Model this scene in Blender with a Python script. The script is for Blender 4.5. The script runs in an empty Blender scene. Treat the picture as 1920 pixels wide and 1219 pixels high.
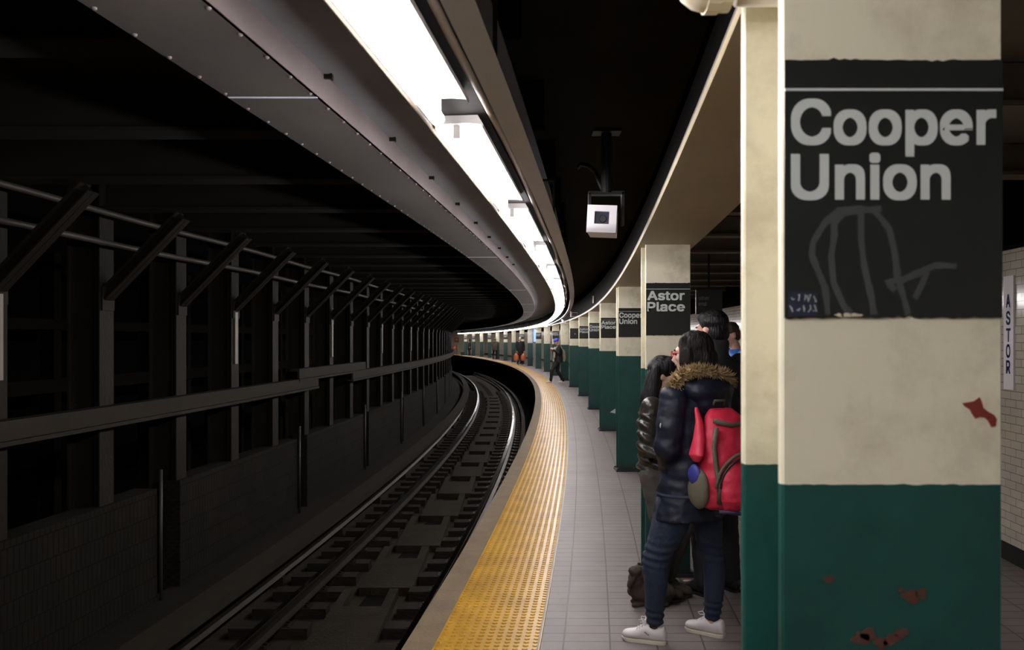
import bpy, bmesh, math, random, os
from mathutils import Vector, Matrix, noise
random.seed(7)
C = bpy.context.scene.collection
PI = math.pi
SC = bpy.context.scene

# ------------------------------------------------------------------ camera, world, exposure
cam_d = bpy.data.cameras.new('camera')
cam = bpy.data.objects.new('camera', cam_d); C.objects.link(cam)
cam.location = (0, 0, 1.6); cam.rotation_euler = (PI/2, 0, 0)
cam_d.sensor_fit = 'HORIZONTAL'; cam_d.sensor_width = 36.0
F = 1592.0                                   # focal length in pixels of the 1920 wide frame
cam_d.lens = 36.0*F/1920.0
cam_d.shift_y = (637-609.5)/1920.0
cam_d.clip_start = 0.05; cam_d.clip_end = 300
cam_d.dof.use_dof = True; cam_d.dof.focus_distance = 7.0; cam_d.dof.aperture_fstop = 8.0
SC.camera = cam
w = bpy.data.worlds.new('world'); SC.world = w; w.use_nodes = True
w.node_tree.nodes['Background'].inputs[0].default_value = (0.0, 0.0, 0.0, 1)
vs = SC.view_settings
vs.view_transform = 'Standard'; vs.look = 'None'; vs.gamma = 1.0; vs.use_curve_mapping = False
vs.exposure = 0.12
TUBE_POWER = 84.0                            # emission of the fluorescent tubes
TUBE_COLOR = (1.0, 0.955, 0.955)

# ------------------------------------------------------------------ the curve of the station
def K(y): return 2.10-(y-29.0)**2/504.0      # line of column centres
def E(y):                                    # platform edge
    return 0.75-(y-31.0)**2/536.0 if y < 31 else K(y)-1.342+.004*(y-31)
def dE(y): return (E(y+.05)-E(y-.05))/.1
def at(px, py, y): return Vector(((px-960)*y/F, y, 1.6-(py-637)*y/F))

# ------------------------------------------------------------------ materials
def mat(name, col, rough=.6, metal=0., var=.0, vscale=4., col2=None, bump=0., bscale=40., spec=.5, emit=None, estr=0., stretch=None, coat=0.):
    m = bpy.data.materials.new(name); m.use_nodes = True
    nt = m.node_tree; b = nt.nodes['Principled BSDF']
    b.inputs['Base Color'].default_value = (*col, 1); b.inputs['Roughness'].default_value = rough
    b.inputs['Metallic'].default_value = metal; b.inputs['Specular IOR Level'].default_value = spec
    if coat: b.inputs['Coat Weight'].default_value = coat; b.inputs['Coat Roughness'].default_value = .15
    tc = nt.nodes.new('ShaderNodeTexCoord')
    src = tc.outputs['Object']
    if stretch:
        mp = nt.nodes.new('ShaderNodeMapping'); mp.inputs['Scale'].default_value = stretch
        nt.links.new(src, mp.inputs[0]); src = mp.outputs[0]
    if var > 0:
        n = nt.nodes.new('ShaderNodeTexNoise'); n.inputs['Scale'].default_value = vscale; n.inputs['Detail'].default_value = 6
        n.inputs['Roughness'].default_value = .65
        nt.links.new(src, n.inputs['Vector'])
        r = nt.nodes.new('ShaderNodeValToRGB'); c2 = col2 or tuple(c*.55 for c in col)
        r.color_ramp.elements[0].position = .5-.25*var-.12; r.color_ramp.elements[0].color = (*c2, 1)
        r.color_ramp.elements[1].position = .5+.1; r.color_ramp.elements[1].color = (*col, 1)
        mx = nt.nodes.new('ShaderNodeMixRGB'); mx.inputs[0].default_value = var
        mx.inputs[1].default_value = (*col, 1)
        nt.links.new(n.outputs['Fac'], r.inputs[0]); nt.links.new(r.outputs[0], mx.inputs[2])
        nt.links.new(mx.outputs[0], b.inputs['Base Color'])
    if bump > 0:
        n2 = nt.nodes.new('ShaderNodeTexNoise'); n2.inputs['Scale'].default_value = bscale; n2.inputs['Detail'].default_value = 5
        nt.links.new(src, n2.inputs['Vector'])
        bp = nt.nodes.new('ShaderNodeBump'); bp.inputs['Strength'].default_value = bump; bp.inputs['Distance'].default_value = .02
        nt.links.new(n2.outputs['Fac'], bp.inputs['Height']); nt.links.new(bp.outputs[0], b.inputs['Normal'])
    if emit:
        b.inputs['Emission Color'].default_value = (*emit, 1); b.inputs['Emission Strength'].default_value = estr
    return m

def brick_mat(name, c1, c2, cm, bw, bh, mortar, off, rough, u0=0., v0=0., swap=False, spec=.5, bump=.3, dirt=.3, dscale=1.2):
    m = bpy.data.materials.new(name); m.use_nodes = True
    nt = m.node_tree; b = nt.nodes['Principled BSDF']; N = nt.nodes.new; L = nt.links.new
    uv = N('ShaderNodeUVMap'); uv.uv_map = 'uv'
    mp = N('ShaderNodeMapping'); mp.inputs['Location'].default_value = (u0, v0, 0)
    L(uv.outputs[0], mp.inputs[0])
    br = N('ShaderNodeTexBrick'); br.offset = off; br.offset_frequency = 2
    br.inputs['Scale'].default_value = 1.0; br.inputs['Brick Width'].default_value = bw; br.inputs['Row Height'].default_value = bh
    br.inputs['Mortar Size'].default_value = mortar; br.inputs['Mortar Smooth'].default_value = .1
    br.inputs['Color1'].default_value = (*c1, 1); br.inputs['Color2'].default_value = (*c2, 1); br.inputs['Mortar'].default_value = (*cm, 1)
    L(mp.outputs[0], br.inputs['Vector'])
    n = N('ShaderNodeTexNoise'); n.inputs['Scale'].default_value = dscale; n.inputs['Detail'].default_value = 7; n.inputs['Roughness'].default_value = .7
    tc = N('ShaderNodeTexCoord'); L(tc.outputs['Object'], n.inputs['Vector'])
    r = N('ShaderNodeValToRGB'); r.color_ramp.elements[0].position = .35; r.color_ramp.elements[0].color = (1-dirt, 1-dirt, 1-dirt, 1)
    r.color_ramp.elements[1].position = .6; L(n.outputs['Fac'], r.inputs[0])
    mx = N('ShaderNodeMixRGB'); mx.blend_type = 'MULTIPLY'; mx.inputs[0].default_value = 1
    L(br.outputs['Color'], mx.inputs[1]); L(r.outputs[0], mx.inputs[2]); L(mx.outputs[0], b.inputs['Base Color'])
    b.inputs['Roughness'].default_value = rough; b.inputs['Specular IOR Level'].default_value = spec
    bp = N('ShaderNodeBump'); bp.inputs['Strength'].default_value = bump; bp.inputs['Distance'].default_value = .004; bp.invert = True
    L(br.outputs['Fac'], bp.inputs['Height']); L(bp.outputs[0], b.inputs['Normal'])
    return m

def column_mat():
    m = bpy.data.materials.new('column_paint'); m.use_nodes = True
    nt = m.node_tree; b = nt.nodes['Principled BSDF']; N = nt.nodes.new; L = nt.links.new
    tc = N('ShaderNodeTexCoord'); sp = N('ShaderNodeSeparateXYZ'); L(tc.outputs['Object'], sp.inputs[0])
    n = N('ShaderNodeTexNoise'); n.inputs['Scale'].default_value = 45; L(tc.outputs['Object'], n.inputs['Vector'])
    ad = N('ShaderNodeMath'); ad.operation = 'MULTIPLY_ADD'; ad.inputs[1].default_value = .006
    L(n.outputs['Fac'], ad.inputs[0]); L(sp.outputs['Z'], ad.inputs[2])
    gt = N('ShaderNodeMath'); gt.operation = 'GREATER_THAN'; gt.inputs[1].default_value = 1.404; L(ad.outputs[0], gt.inputs[0])
    n2 = N('ShaderNodeTexNoise'); n2.inputs['Scale'].default_value = 3.5; n2.inputs['Detail'].default_value = 8; n2.inputs['Roughness'].default_value = .7
    L(tc.outputs['Object'], n2.inputs['Vector'])
    r = N('ShaderNodeValToRGB'); e = r.color_ramp.elements
    e[0].position = .33; e[0].color = (.56, .51, .375, 1); e[1].position = .52; e[1].color = (.76, .72, .55, 1); L(n2.outputs['Fac'], r.inputs[0])
    r2 = N('ShaderNodeValToRGB'); e = r2.color_ramp.elements
    e[0].position = .3; e[0].color = (.005, .036, .030, 1); e[1].position = .6; e[1].color = (.008, .060, .049, 1); L(n2.outputs['Fac'], r2.inputs[0])
    # darker band at the foot of the column
    mp = N('ShaderNodeMapRange'); mp.inputs['From Min'].default_value = .0; mp.inputs['From Max'].default_value = .10; L(ad.outputs[0], mp.inputs['Value'])
    mf = N('ShaderNodeMixRGB'); mf.inputs[1].default_value = (.008, .012, .010, 1); L(mp.outputs[0], mf.inputs[0]); L(r2.outputs[0], mf.inputs[2])
    mx = N('ShaderNodeMixRGB'); L(gt.outputs[0], mx.inputs[0]); L(mf.outputs[0], mx.inputs[1]); L(r.outputs[0], mx.inputs[2])
    L(mx.outputs[0], b.inputs['Base Color']); b.inputs['Roughness'].default_value = .42
    bp = N('ShaderNodeBump'); bp.inputs['Strength'].default_value = .22; bp.inputs['Distance'].default_value = .01
    n3 = N('ShaderNodeTexNoise'); n3.inputs['Scale'].default_value = 22; n3.inputs['Detail'].default_value = 4
    mp3 = N('ShaderNodeMapping'); mp3.inputs['Scale'].default_value = (.35, .35, 1.); L(tc.outputs['Object'], mp3.inputs[0]); L(mp3.outputs[0], n3.inputs['Vector'])
    L(n3.outputs['Fac'], bp.inputs['Height']); L(bp.outputs[0], b.inputs['Normal'])
    return m

M = {}
M['column'] = column_mat()
M['floor'] = brick_mat('platform_tile', (.185, .157, .150), (.170, .144, .138), (.042, .034, .032), .245, .125, .005, .0, .5, u0=-.835+.245*4, bump=.5, dirt=.28)
M['walltile'] = brick_mat('glazed_wall_tile', (.42, .37, .30), (.37, .325, .265), (.15, .125, .10), .155, .0585, .0025, .5, .13, bump=.5, dirt=.2, dscale=.8)
M['sooty_brick'] = brick_mat('sooty_brick', (.0155, .0125, .0092), (.0135, .011, .0083), (.004, .0033, .0028), .07, .21, .005, .5, .9, bump=.9, dirt=.35, dscale=1.5, spec=.15)
M['yellow'] = mat('yellow_rubber', (.56, .305, .02), .34, var=.85, vscale=3.2, col2=(.25, .12, .012), bump=.05, bscale=60, spec=.35)
M['edge_concrete'] = mat('edge_concrete', (.150, .105, .050), .75, var=.8, vscale=5, col2=(.075, .055, .032), bump=.25, bscale=50)
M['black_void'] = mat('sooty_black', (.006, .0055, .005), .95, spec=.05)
M['soot'] = mat('sooty_concrete', (.016, .013, .010), .9, var=.7, vscale=2.2, bump=.3, bscale=20, spec=.15)
M['bed'] = mat('track_bed', (.026, .020, .014), .9, var=.9, vscale=3.2, col2=(.008, .0065, .005), bump=.6, bscale=35, spec=.15)
M['tie'] = mat('old_tie_wood', (.020, .0155, .011), .85, var=.8, vscale=5, col2=(.007, .0055, .0045), bump=.6, bscale=30, stretch=(.4, 3, 1), spec=.15)
M['pit'] = mat('drain_floor', (.006, .005, .004), .95, spec=.05)  # plain tone, darker than the track bed
M['rail'] = mat('rail_steel', (.028, .021, .016), .5, metal=.6, var=.5, vscale=6, spec=.15)
M['railtop'] = mat('worn_rail_head', (.20, .19, .18), .13, metal=1.0)
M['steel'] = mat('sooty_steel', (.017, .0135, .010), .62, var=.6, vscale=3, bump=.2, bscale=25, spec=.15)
M['deep'] = mat('shaded_soot', (.008, .0065, .005), .9, spec=.1)  # sooty tone darkened further, the gloom of the back row put into the colour
M['board'] = mat('sooty_board', (.030, .024, .018), .75, var=.6, vscale=4, spec=.15)
M['pipe'] = mat('sooty_pipe', (.055, .045, .038), .5, var=.5, vscale=3)
M['marker'] = mat('marker_plate', (.26, .22, .185), .5)
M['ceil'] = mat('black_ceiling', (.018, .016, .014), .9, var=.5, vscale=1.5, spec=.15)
M['beam'] = mat('dark_beam', (.014, .012, .010), .8, var=.5, vscale=2, spec=.15)
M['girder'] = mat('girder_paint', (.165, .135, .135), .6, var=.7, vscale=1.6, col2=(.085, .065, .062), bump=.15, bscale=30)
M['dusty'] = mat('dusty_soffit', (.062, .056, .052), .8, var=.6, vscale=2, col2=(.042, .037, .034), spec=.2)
M['plate'] = mat('trough_plate', (.16, .165, .185), .7, var=.4, vscale=2)
M['greyband'] = mat('grey_channel', (.52, .55, .63), .45, var=.5, vscale=2.5, col2=(.38, .40, .45))
M['cream'] = mat('cream_paint', (.66, .60, .45), .45, var=.35, vscale=3, col2=(.45, .40, .28), bump=.12, bscale=25)
M['soffit'] = mat('girder_cream', (.46, .39, .24), .55, var=.4, vscale=2, col2=(.33, .27, .16))
M['conduit'] = mat('cream_conduit', (.46, .38, .29), .5)
M['tanpipe'] = mat('tan_conduit', (.30, .24, .18), .6, spec=.3)
M['shadedpipe'] = mat('shaded_conduit', (.10, .078, .056), .7, spec=.2)  # cream darkened, standing in for shade from the tubes beside it
M['white'] = mat('white_enamel', (.82, .80, .78), .4)
M['tube'] = mat('lit_tube', (1, 1, 1), .4, emit=TUBE_COLOR, estr=TUBE_POWER)
M['black'] = mat('black_plastic', (.012, .012, .013), .5)
M['sign'] = mat('sign_black', (.014, .016, .015), .36, var=.4, vscale=8, col2=(.008, .009, .009))
M['signwhite'] = mat('sign_letters', (.56, .60, .58), .45)
M['scratch'] = mat('scratched_marker', (.045, .049, .048), .5)
M['red_paint'] = mat('red_primer', (.17, .022, .012), .6)
M['dull_red'] = mat('dull_red_primer', (.085, .022, .014), .6, var=.8, vscale=60, col2=(.02, .04, .035))
M['bluewhite'] = mat('sticker_white', (.36, .38, .36), .5)
M['sticker'] = mat('sticker_blue', (.012, .016, .035), .5)
M['signpale'] = mat('pale_enamel', (.52, .50, .50), .45)
M['navyletter'] = mat('navy_letters', (.012, .012, .10), .5, spec=.2)
M['faint'] = mat('faded_letters', (.16, .12, .10), .6)
M['orange'] = mat('orange_sign', (.55, .10, .045), .5)
M['orange2'] = mat('orange_bag_plastic', (.62, .15, .06), .45, bump=.4, bscale=12)
M['palemark'] = mat('pale_mark', (.70, .45, .32), .5)
M['blueglow'] = mat('blue_lit_panel', (.05, .1, .9), .4, emit=(.10, .20, 1.0), estr=3.2)
M['lampglow'] = mat('lit_lamp', (1, 1, 1), .4, emit=(1., .97, 1.), estr=6.)
M['grey'] = mat('grey_metal', (.22, .21, .20), .5)
M['lens'] = mat('dark_lens', (.012, .014, .04), .3)
M['camwhite'] = mat('camera_housing', (.90, .87, .92), .42)
# people
M['skin'] = mat('skin', (.55, .31, .23), .5)
M['skin2'] = mat('pale_skin', (.62, .40, .31), .5)
M['lips'] = mat('lips', (.32, .09, .08), .45)
M['eyedark'] = mat('eye', (.012, .010, .010), .25)
M['hair'] = mat('dark_hair', (.008, .006, .0055), .6, spec=.18, bump=.7, bscale=30, stretch=(3, 3, .35))
M['blackhair'] = mat('black_hair', (.0045, .0045, .005), .5, spec=.22, bump=.6, bscale=30, stretch=(3, 3, .35))
M['brownhair'] = mat('brown_hair', (.035, .02, .014), .5, bump=.6, bscale=40)
M['navycoat'] = mat('navy_parka', (.0055, .0085, .021), .55, spec=.35, bump=.3, bscale=14, var=.4, vscale=6)
M['fur'] = mat('tan_fur', (.34, .235, .115), .85, var=.6, vscale=18, col2=(.16, .105, .05))
M['jeans'] = mat('blue_jeans', (.011, .021, .046), .85, var=.6, vscale=9, col2=(.006, .011, .025), bump=.3, bscale=30)
M['greyjeans'] = mat('grey_jeans', (.050, .045, .042), .85, bump=.2, bscale=60)
M['leather'] = mat('black_leather', (.024, .021, .019), .32, bump=.55, bscale=16, spec=.45)
M['blackcoat'] = mat('black_coat', (.006, .006, .008), .8, bump=.2, bscale=20)
M['trouser'] = mat('dark_trousers', (.012, .012, .016), .8)
M['olive'] = mat('olive_coat', (.050, .042, .028), .8)
M['bluecoat'] = mat('blue_jacket', (.018, .10, .36), .45, bump=.2, bscale=18)
M['shoewhite'] = mat('white_leather', (.74, .69, .70), .42)
M['sole'] = mat('shoe_sole', (.62, .56, .47), .6)
M['lace'] = mat('shoe_lace', (.80, .76, .78), .6)
M['blackshoe'] = mat('black_shoe', (.012, .011, .011), .45)
M['bagred'] = mat('red_nylon', (.62, .022, .062), .55, bump=.35, bscale=14, var=.35, vscale=7, col2=(.44, .012, .035))
M['bagolive'] = mat('olive_webbing', (.105, .095, .065), .75, var=.5, vscale=14)
M['bagblue'] = mat('blue_nylon', (.025, .03, .22), .55)
M['bagnavy'] = mat('navy_binding', (.022, .016, .05), .6)
M['brownbag'] = mat('brown_suede', (.035, .024, .017), .85, var=.5, vscale=10, bump=.4, bscale=25)
M['beanie'] = mat('blue_knit', (.035, .05, .40), .85, bump=.5, bscale=60)
M['tan'] = mat('tan_canvas', (.24, .20, .135), .8)
M['paper'] = mat('pale_cloth', (.55, .50, .42), .8)
M['greenbox'] = mat('dark_green_box', (.012, .035, .028), .6)

# ------------------------------------------------------------------ mesh helpers
class MB:
    def __init__(s): s.v = []; s.f = []; s.m = []; s.uv = {}
    def add(s, vs, fs, mi=0):
        n = len(s.v); s.v += [tuple(v) for v in vs]
        for f in fs: s.f.append(tuple(i+n for i in f)); s.m.append(mi)
    def box(s, c, d, mi=0, rot=None):
        c = Vector(c); hx, hy, hz = d[0]/2, d[1]/2, d[2]/2
        vs = [Vector((x, y, z)) for x in (-hx, hx) for y in (-hy, hy) for z in (-hz, hz)]
        if rot is not None: vs = [rot@v for v in vs]
        s.add([v+c for v in vs], [(0, 1, 3, 2), (4, 6, 7, 5), (0, 4, 5, 1), (2, 3, 7, 6), (0, 2, 6, 4), (1, 5, 7, 3)], mi)
    def cone(s, p, q, r1, r2, n=10, mi=0, cap=True):
        p = Vector(p); q = Vector(q); d = (q-p).normalized() if (q-p).length > 1e-9 else Vector((0, 0, 1))
        a = d.orthogonal().normalized(); b = d.cross(a)
        vs = []
        for c, r in ((p, r1), (q, r2)):
            for k in range(n):
                t = 2*PI*k/n; vs.append(c+a*(r*math.cos(t))+b*(r*math.sin(t)))
        fs = [(k, (k+1) % n, n+(k+1) % n, n+k) for k in range(n)]
        if cap: fs += [tuple(range(n-1, -1, -1)), tuple(range(n, 2*n))]
        s.add(vs, fs, mi)
    def ell(s, c, r, rot=None, nu=16, nv=10, mi=0):
        c = Vector(c); r = (r, r, r) if isinstance(r, (int, float)) else r
        vs = [Vector((0, 0, -r[2]))]
        for j in range(1, nv):
            ph = -PI/2+PI*j/nv
            for i in range(nu):
                t = 2*PI*i/nu; vs.append(Vector((r[0]*math.cos(ph)*math.cos(t), r[1]*math.cos(ph)*math.sin(t), r[2]*math.sin(ph))))
        vs.append(Vector((0, 0, r[2])))
        if rot is not None: vs = [rot@v for v in vs]
        fs = [(0, 1+(i+1) % nu, 1+i) for i in range(nu)]
        for j in range(nv-2):
            for i in range(nu):
                a = 1+j*nu; fs.append((a+i, a+(i+1) % nu, a+nu+(i+1) % nu, a+nu+i))
        a = 1+(nv-2)*nu; fs += [(a+i, a+(i+1) % nu, len(vs)-1) for i in range(nu)]
        s.add([v+c for v in vs], fs, mi)
    def cap(s, p, q, r1, r2, mi=0):
        s.cone(p, q, r1, r2, 14, mi); s.ell(p, r1, nu=14, nv=8, mi=mi); s.ell(q, r2, nu=14, nv=8, mi=mi)
    def limb(s, pts, mi=0):
        for (p, r), (q, t) in zip(pts, pts[1:]): s.cap(p, q, r, t, mi)
    def tube(s, pts, r, n=8, mi=0, cap=True):
        pts = [Vector(p) for p in pts]; rs = r if isinstance(r, (list, tuple)) else [r]*len(pts)
        vs = []; up = None
        for i, p in enumerate(pts):
            d = (pts[min(i+1, len(pts)-1)]-pts[max(i-1, 0)]).normalized()
            a = d.orthogonal().normalized() if up is None else (up-d*up.dot(d)).normalized()
            up = a; b = d.cross(a)
            for k in range(n):
                t = 2*PI*k/n; vs.append(p+a*(rs[i]*math.cos(t))+b*(rs[i]*math.sin(t)))
        fs = [(i*n+k, i*n+(k+1) % n, (i+1)*n+(k+1) % n, (i+1)*n+k) for i in range(len(pts)-1) for k in range(n)]
        if cap: fs += [tuple(range(n-1, -1, -1)), tuple(range((len(pts)-1)*n, len(pts)*n))]
        s.add(vs, fs, mi)
    def loft(s, rings, n=20, mi=0, capends=True):   # ring: centre, axis a (vector), axis b (vector)
        vs = []
        for c, a, b in rings:
            for k in range(n):
                t = 2*PI*k/n; vs.append(Vector(c)+Vector(a)*math.cos(t)+Vector(b)*math.sin(t))
        fs = [(i*n+k, i*n+(k+1) % n, (i+1)*n+(k+1) % n, (i+1)*n+k) for i in range(len(rings)-1) for k in range(n)]
        if capends: fs += [tuple(range(n-1, -1, -1)), tuple(range((len(rings)-1)*n, len(rings)*n))]
        s.add(vs, fs, mi)
    def prism(s, poly, h0, h1, fn, mi=0):           # poly in 2D, fn(u,v,h)->point
        n = len(poly); vs = [fn(u, v, h0) for u, v in poly]+[fn(u, v, h1) for u, v in poly]
        fs = [tuple(range(n-1, -1, -1)), tuple(range(n, 2*n))]+[(k, (k+1) % n, n+(k+1) % n, n+k) for k in range(n)]
        s.add(vs, fs, mi)
    def build(s, name, mats, parent=None, smooth=False, kind=None, fixn=True):
        me = bpy.data.meshes.new(name); me.from_pydata(s.v, [], s.f)
        mats = mats if isinstance(mats, (list, tuple)) else [mats]
        for m in mats: me.materials.append(m)
        if len(mats) > 1: me.polygons.foreach_set('material_index', s.m)
        if fixn:
            bm = bmesh.new(); bm.from_mesh(me); bmesh.ops.recalc_face_normals(bm, faces=bm.faces); bm.to_mesh(me); bm.free()
        if smooth: me.polygons.foreach_set('use_smooth', [True]*len(me.polygons))
        me.update()
        return link(name, me, parent, kind)
def link(name, me, parent=None, kind=None):
    o = bpy.data.objects.new(name, me); C.objects.link(o)
    if parent:
        o.parent = parent
        o.matrix_parent_inverse = parent_world(parent).inverted()
    if kind: o['kind'] = kind
    return o
def parent_world(p):
    m = Matrix.LocRotScale(p.location, p.rotation_euler, p.scale)
    return m if not p.parent else parent_world(p.parent)@p.matrix_parent_inverse@m
def tag(o, label=None, cat=None, group=None, kind=None):
    if label: o['label'] = label
    if cat: o['category'] = cat
    if group: o['group'] = group
    if kind: o['kind'] = kind
    return o
def thing(name, label, cat, loc=(0, 0, 0), rz=0, group=None):
    o = bpy.data.objects.new(name, None); C.objects.link(o); o.location = loc; o.rotation_euler = (0, 0, rz); o.empty_display_size = .1
    return tag(o, label, cat, group)
def children(o): return [c for c in bpy.data.objects if c.parent == o]
def dup(root, loc, rz, label, group=None, kids=None):
    r = root.copy(); C.objects.link(r); r.location = loc; r.rotation_euler = (0, 0, rz); r['label'] = label
    if group: r['group'] = group
    for ch in (kids if kids is not None else children(root)):
        c = ch.copy(); C.objects.link(c); c.parent = r
        for g in children(ch):
            d = g.copy(); C.objects.link(d); d.parent = c
    return r
def local(o, parent):                                # mesh already in the parent's local frame
    o.parent = parent; o.matrix_parent_inverse = Matrix.Identity(4); return o

def sweep(prof, y0, y1, step=1.0, curve=E, closed=True, mi=0, mb=None, uvu=None):
    """prof: (offset towards the track, height); swept along the curve."""
    mb = mb or MB(); n = max(1, int(round((y1-y0)/step))); ys = [y0+(y1-y0)*i/n for i in range(n+1)]; k = len(prof); base = len(mb.v)
    for y in ys:
        for o, h in prof: mb.v.append((curve(y)-o, y, h))
    segs = k if closed else k-1
    for i in range(n):
        for j in range(segs):
            a = base+i*k+j; b = base+i*k+(j+1) % k
            mb.f.append((a, b, b+k, a+k)); mb.m.append(mi)
            if uvu is not None: mb.uv[len(mb.f)-1] = [(uvu[j], ys[i]), (uvu[j+1], ys[i]), (uvu[j+1], ys[i+1]), (uvu[j], ys[i+1])]
    if closed:
        mb.f.append(tuple(base+j for j in range(k))); mb.m.append(mi)
        mb.f.append(tuple(base+n*k+j for j in range(k-1, -1, -1))); mb.m.append(mi)
    return mb
def build_uv(mb, name, m, kind=None, swap=False):
    me = bpy.data.meshes.new(name); me.from_pydata(mb.v, [], mb.f)
    for mm in (m if isinstance(m, (list, tuple)) else [m]): me.materials.append(mm)
    me.polygons.foreach_set('material_index', mb.m)
    ul = me.uv_layers.new(name='uv')
    for p in me.polygons:
        q = mb.uv.get(p.index)
        if q:
            for li, c in zip(p.loop_indices, q): ul.data[li].uv = (c[1], c[0]) if swap else c
    me.update()
    return link(name, me, None, kind)

ORD = ['first', 'second', 'third', 'fourth', 'fifth', 'sixth', 'seventh', 'eighth', 'ninth', 'tenth', 'eleventh', 'twelfth', 'thirteenth', 'fourteenth', 'fifteenth', 'sixteenth', 'seventeenth', 'eighteenth', 'nineteenth', 'twentieth', 'twenty-first', 'twenty-second', 'twenty-third', 'twenty-fourth', 'twenty-fifth', 'twenty-sixth', 'twenty-seventh', 'twenty-eighth', 'twenty-ninth', 'thirtieth']

# font of Blender itself for the lettering
FONT = None
try:
    FONT = bpy.data.fonts.load(os.path.join(bpy.utils.system_resource('DATAFILES'), 'fonts', 'Inter.woff2'))
except Exception: FONT = None
def text_mesh(s, width, height, bold=.0, depth=.0012, spacing=1.0):
    """Line of text: left edge x=0, baseline z=0, cap height and total width as given; faces -Y. bold: stroke growth in em."""
    def raw(body):
        cu = bpy.data.curves.new('txt', 'FONT'); cu.body = body; cu.resolution_u = 5
        if FONT: cu.font = FONT
        o = bpy.data.objects.new('txt', cu); C.objects.link(o)
        dg = bpy.context.evaluated_depsgraph_get(); me = bpy.data.meshes.new_from_object(o.evaluated_get(dg))
        v = [v.co.copy() for v in me.vertices]; f = [tuple(p.vertices) for p in me.polygons]
        bpy.data.objects.remove(o); bpy.data.curves.remove(cu); bpy.data.meshes.remove(me)
        return v, f
    vU, _ = raw('U'); v0, f0 = raw(s.replace('e', 'o'))
    for i, ch in enumerate(s):                       # the letter e is drawn as a ring with a bar and an open terminal
        if ch != 'e': continue
        left = max([v.x for v in raw(s[:i].replace('e', 'o'))[0]], default=-1) if i else -1
        ov = [v for v in raw(s[:i].replace('e', 'o')+'o')[0] if v.x > left+.005]
        ax, bx = min(v.x for v in ov), max(v.x for v in ov); ay, by = min(v.y for v in ov), max(v.y for v in ov)
        f0 = [f for f in f0 if not (ax-.004 <= sum(v0[k].x for k in f)/len(f) <= bx+.004)]
        mx, my, rx, ry, sw = (ax+bx)/2, (ay+by)/2, (bx-ax)/2, (by-ay)/2, .060
        b = len(v0); N = 34
        for k in range(N+1):
            t = -.03+(2*PI+.03-.72)*k/N
            v0.append(Vector((mx+rx*math.cos(t), my+ry*math.sin(t), 0))); v0.append(Vector((mx+(rx-sw)*math.cos(t), my+(ry-sw)*math.sin(t), 0)))
        f0 += [(b+2*k, b+2*k+1, b+2*k+3, b+2*k+2) for k in range(N)]
        b = len(v0); h = .0125
        v0 += [Vector((mx-rx+sw*.5, my-h, 0)), Vector((mx+rx*.985, my-h, 0)), Vector((mx+rx*.985, my+h, 0)), Vector((mx-rx+sw*.5, my+h, 0))]; f0.append((b, b+1, b+2, b+3))
    cap = max(v.y for v in vU)
    x0 = min(v.x for v in v0)-bold; x1 = max(v.x for v in v0)+bold; n = 8 if bold else 0
    vs, fs = [], []
    for k in range(n+1):
        dx, dy = (0, 0) if k == 0 else (bold*(1, 1, 1, 0, 0, -1, -1, -1)[k-1]*(.92 if k % 2 else 1), bold*(1, 0, -1, 1, -1, 1, 0, -1)[k-1]); b = len(vs)
        vs += [((v.x+dx-x0)/(x1-x0)*width, -.00001*k, (v.y+dy+bold)/(cap+2*bold)*height) for v in v0]; fs += [tuple(i+b for i in f) for f in f0]
    return vs, fs
def text_into(mb, s, x, z, width, height, y=0, bold=.012, spacing=1.0, mi=0):
    vs, fs = text_mesh(s, width, height, bold, spacing=spacing)
    mb.add([(x+a, y+b, z+c) for a, b, c in vs], fs, mi)

# ================================================================== THE SETTING
YA, YB = -7.0, 92.5
# platform slab: tiled top, concrete edge, dark face under the edge
mb = sweep([(-.715, .0), (-4.02, .0)], YA, YB, 1.0, closed=False, uvu=[.715, 4.02])
build_uv(mb, 'floor', M['floor'], 'structure')
mb = sweep([(.0, -.012), (.0, .0), (-.165, .0)], YA, YB, .5, closed=False); sweep([(.0, -.14), (.0, -.012)], YA, YB, .5, closed=False, mb=mb)
sweep([(-.165, .0), (-.715, -.0)], YA, YB, .5, closed=False, mb=mb)
o = mb.build('floor', M['edge_concrete'], None, kind='structure', fixn=False)
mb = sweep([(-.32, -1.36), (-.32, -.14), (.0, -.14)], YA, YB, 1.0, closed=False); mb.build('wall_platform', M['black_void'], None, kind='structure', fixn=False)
# track bed, with a row of sunken drain pits along its middle
mb = sweep([(-.32, -1.36), (3.75, -1.36)], YA, 70, 1.0, closed=False); mb.build('floor', M['bed'], None, kind='structure', fixn=False)
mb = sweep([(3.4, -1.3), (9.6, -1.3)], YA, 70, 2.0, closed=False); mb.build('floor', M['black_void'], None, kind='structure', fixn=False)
# right tiled wall and the black band above it
mb = sweep([(-4.0, .12), (-4.0, 2.25)], YA, YB, .75, closed=False, uvu=[.12, 2.25]); build_uv(mb, 'wall_right', M['walltile'], 'structure', swap=True)
mb = sweep([(-3.985, .0), (-3.985, .12), (-4.0, .125)], YA, YB, 1.0, closed=False); mb.build('baseboard_right', M['beam'], None, kind='structure', fixn=False)
mb = sweep([(-3.97, 2.9), (-3.97, 2.25), (-4.0, 2.25)], YA, YB, 1.0, closed=False); mb.build('wall_right', M['black_void'], None, kind='structure', fixn=False)
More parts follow.
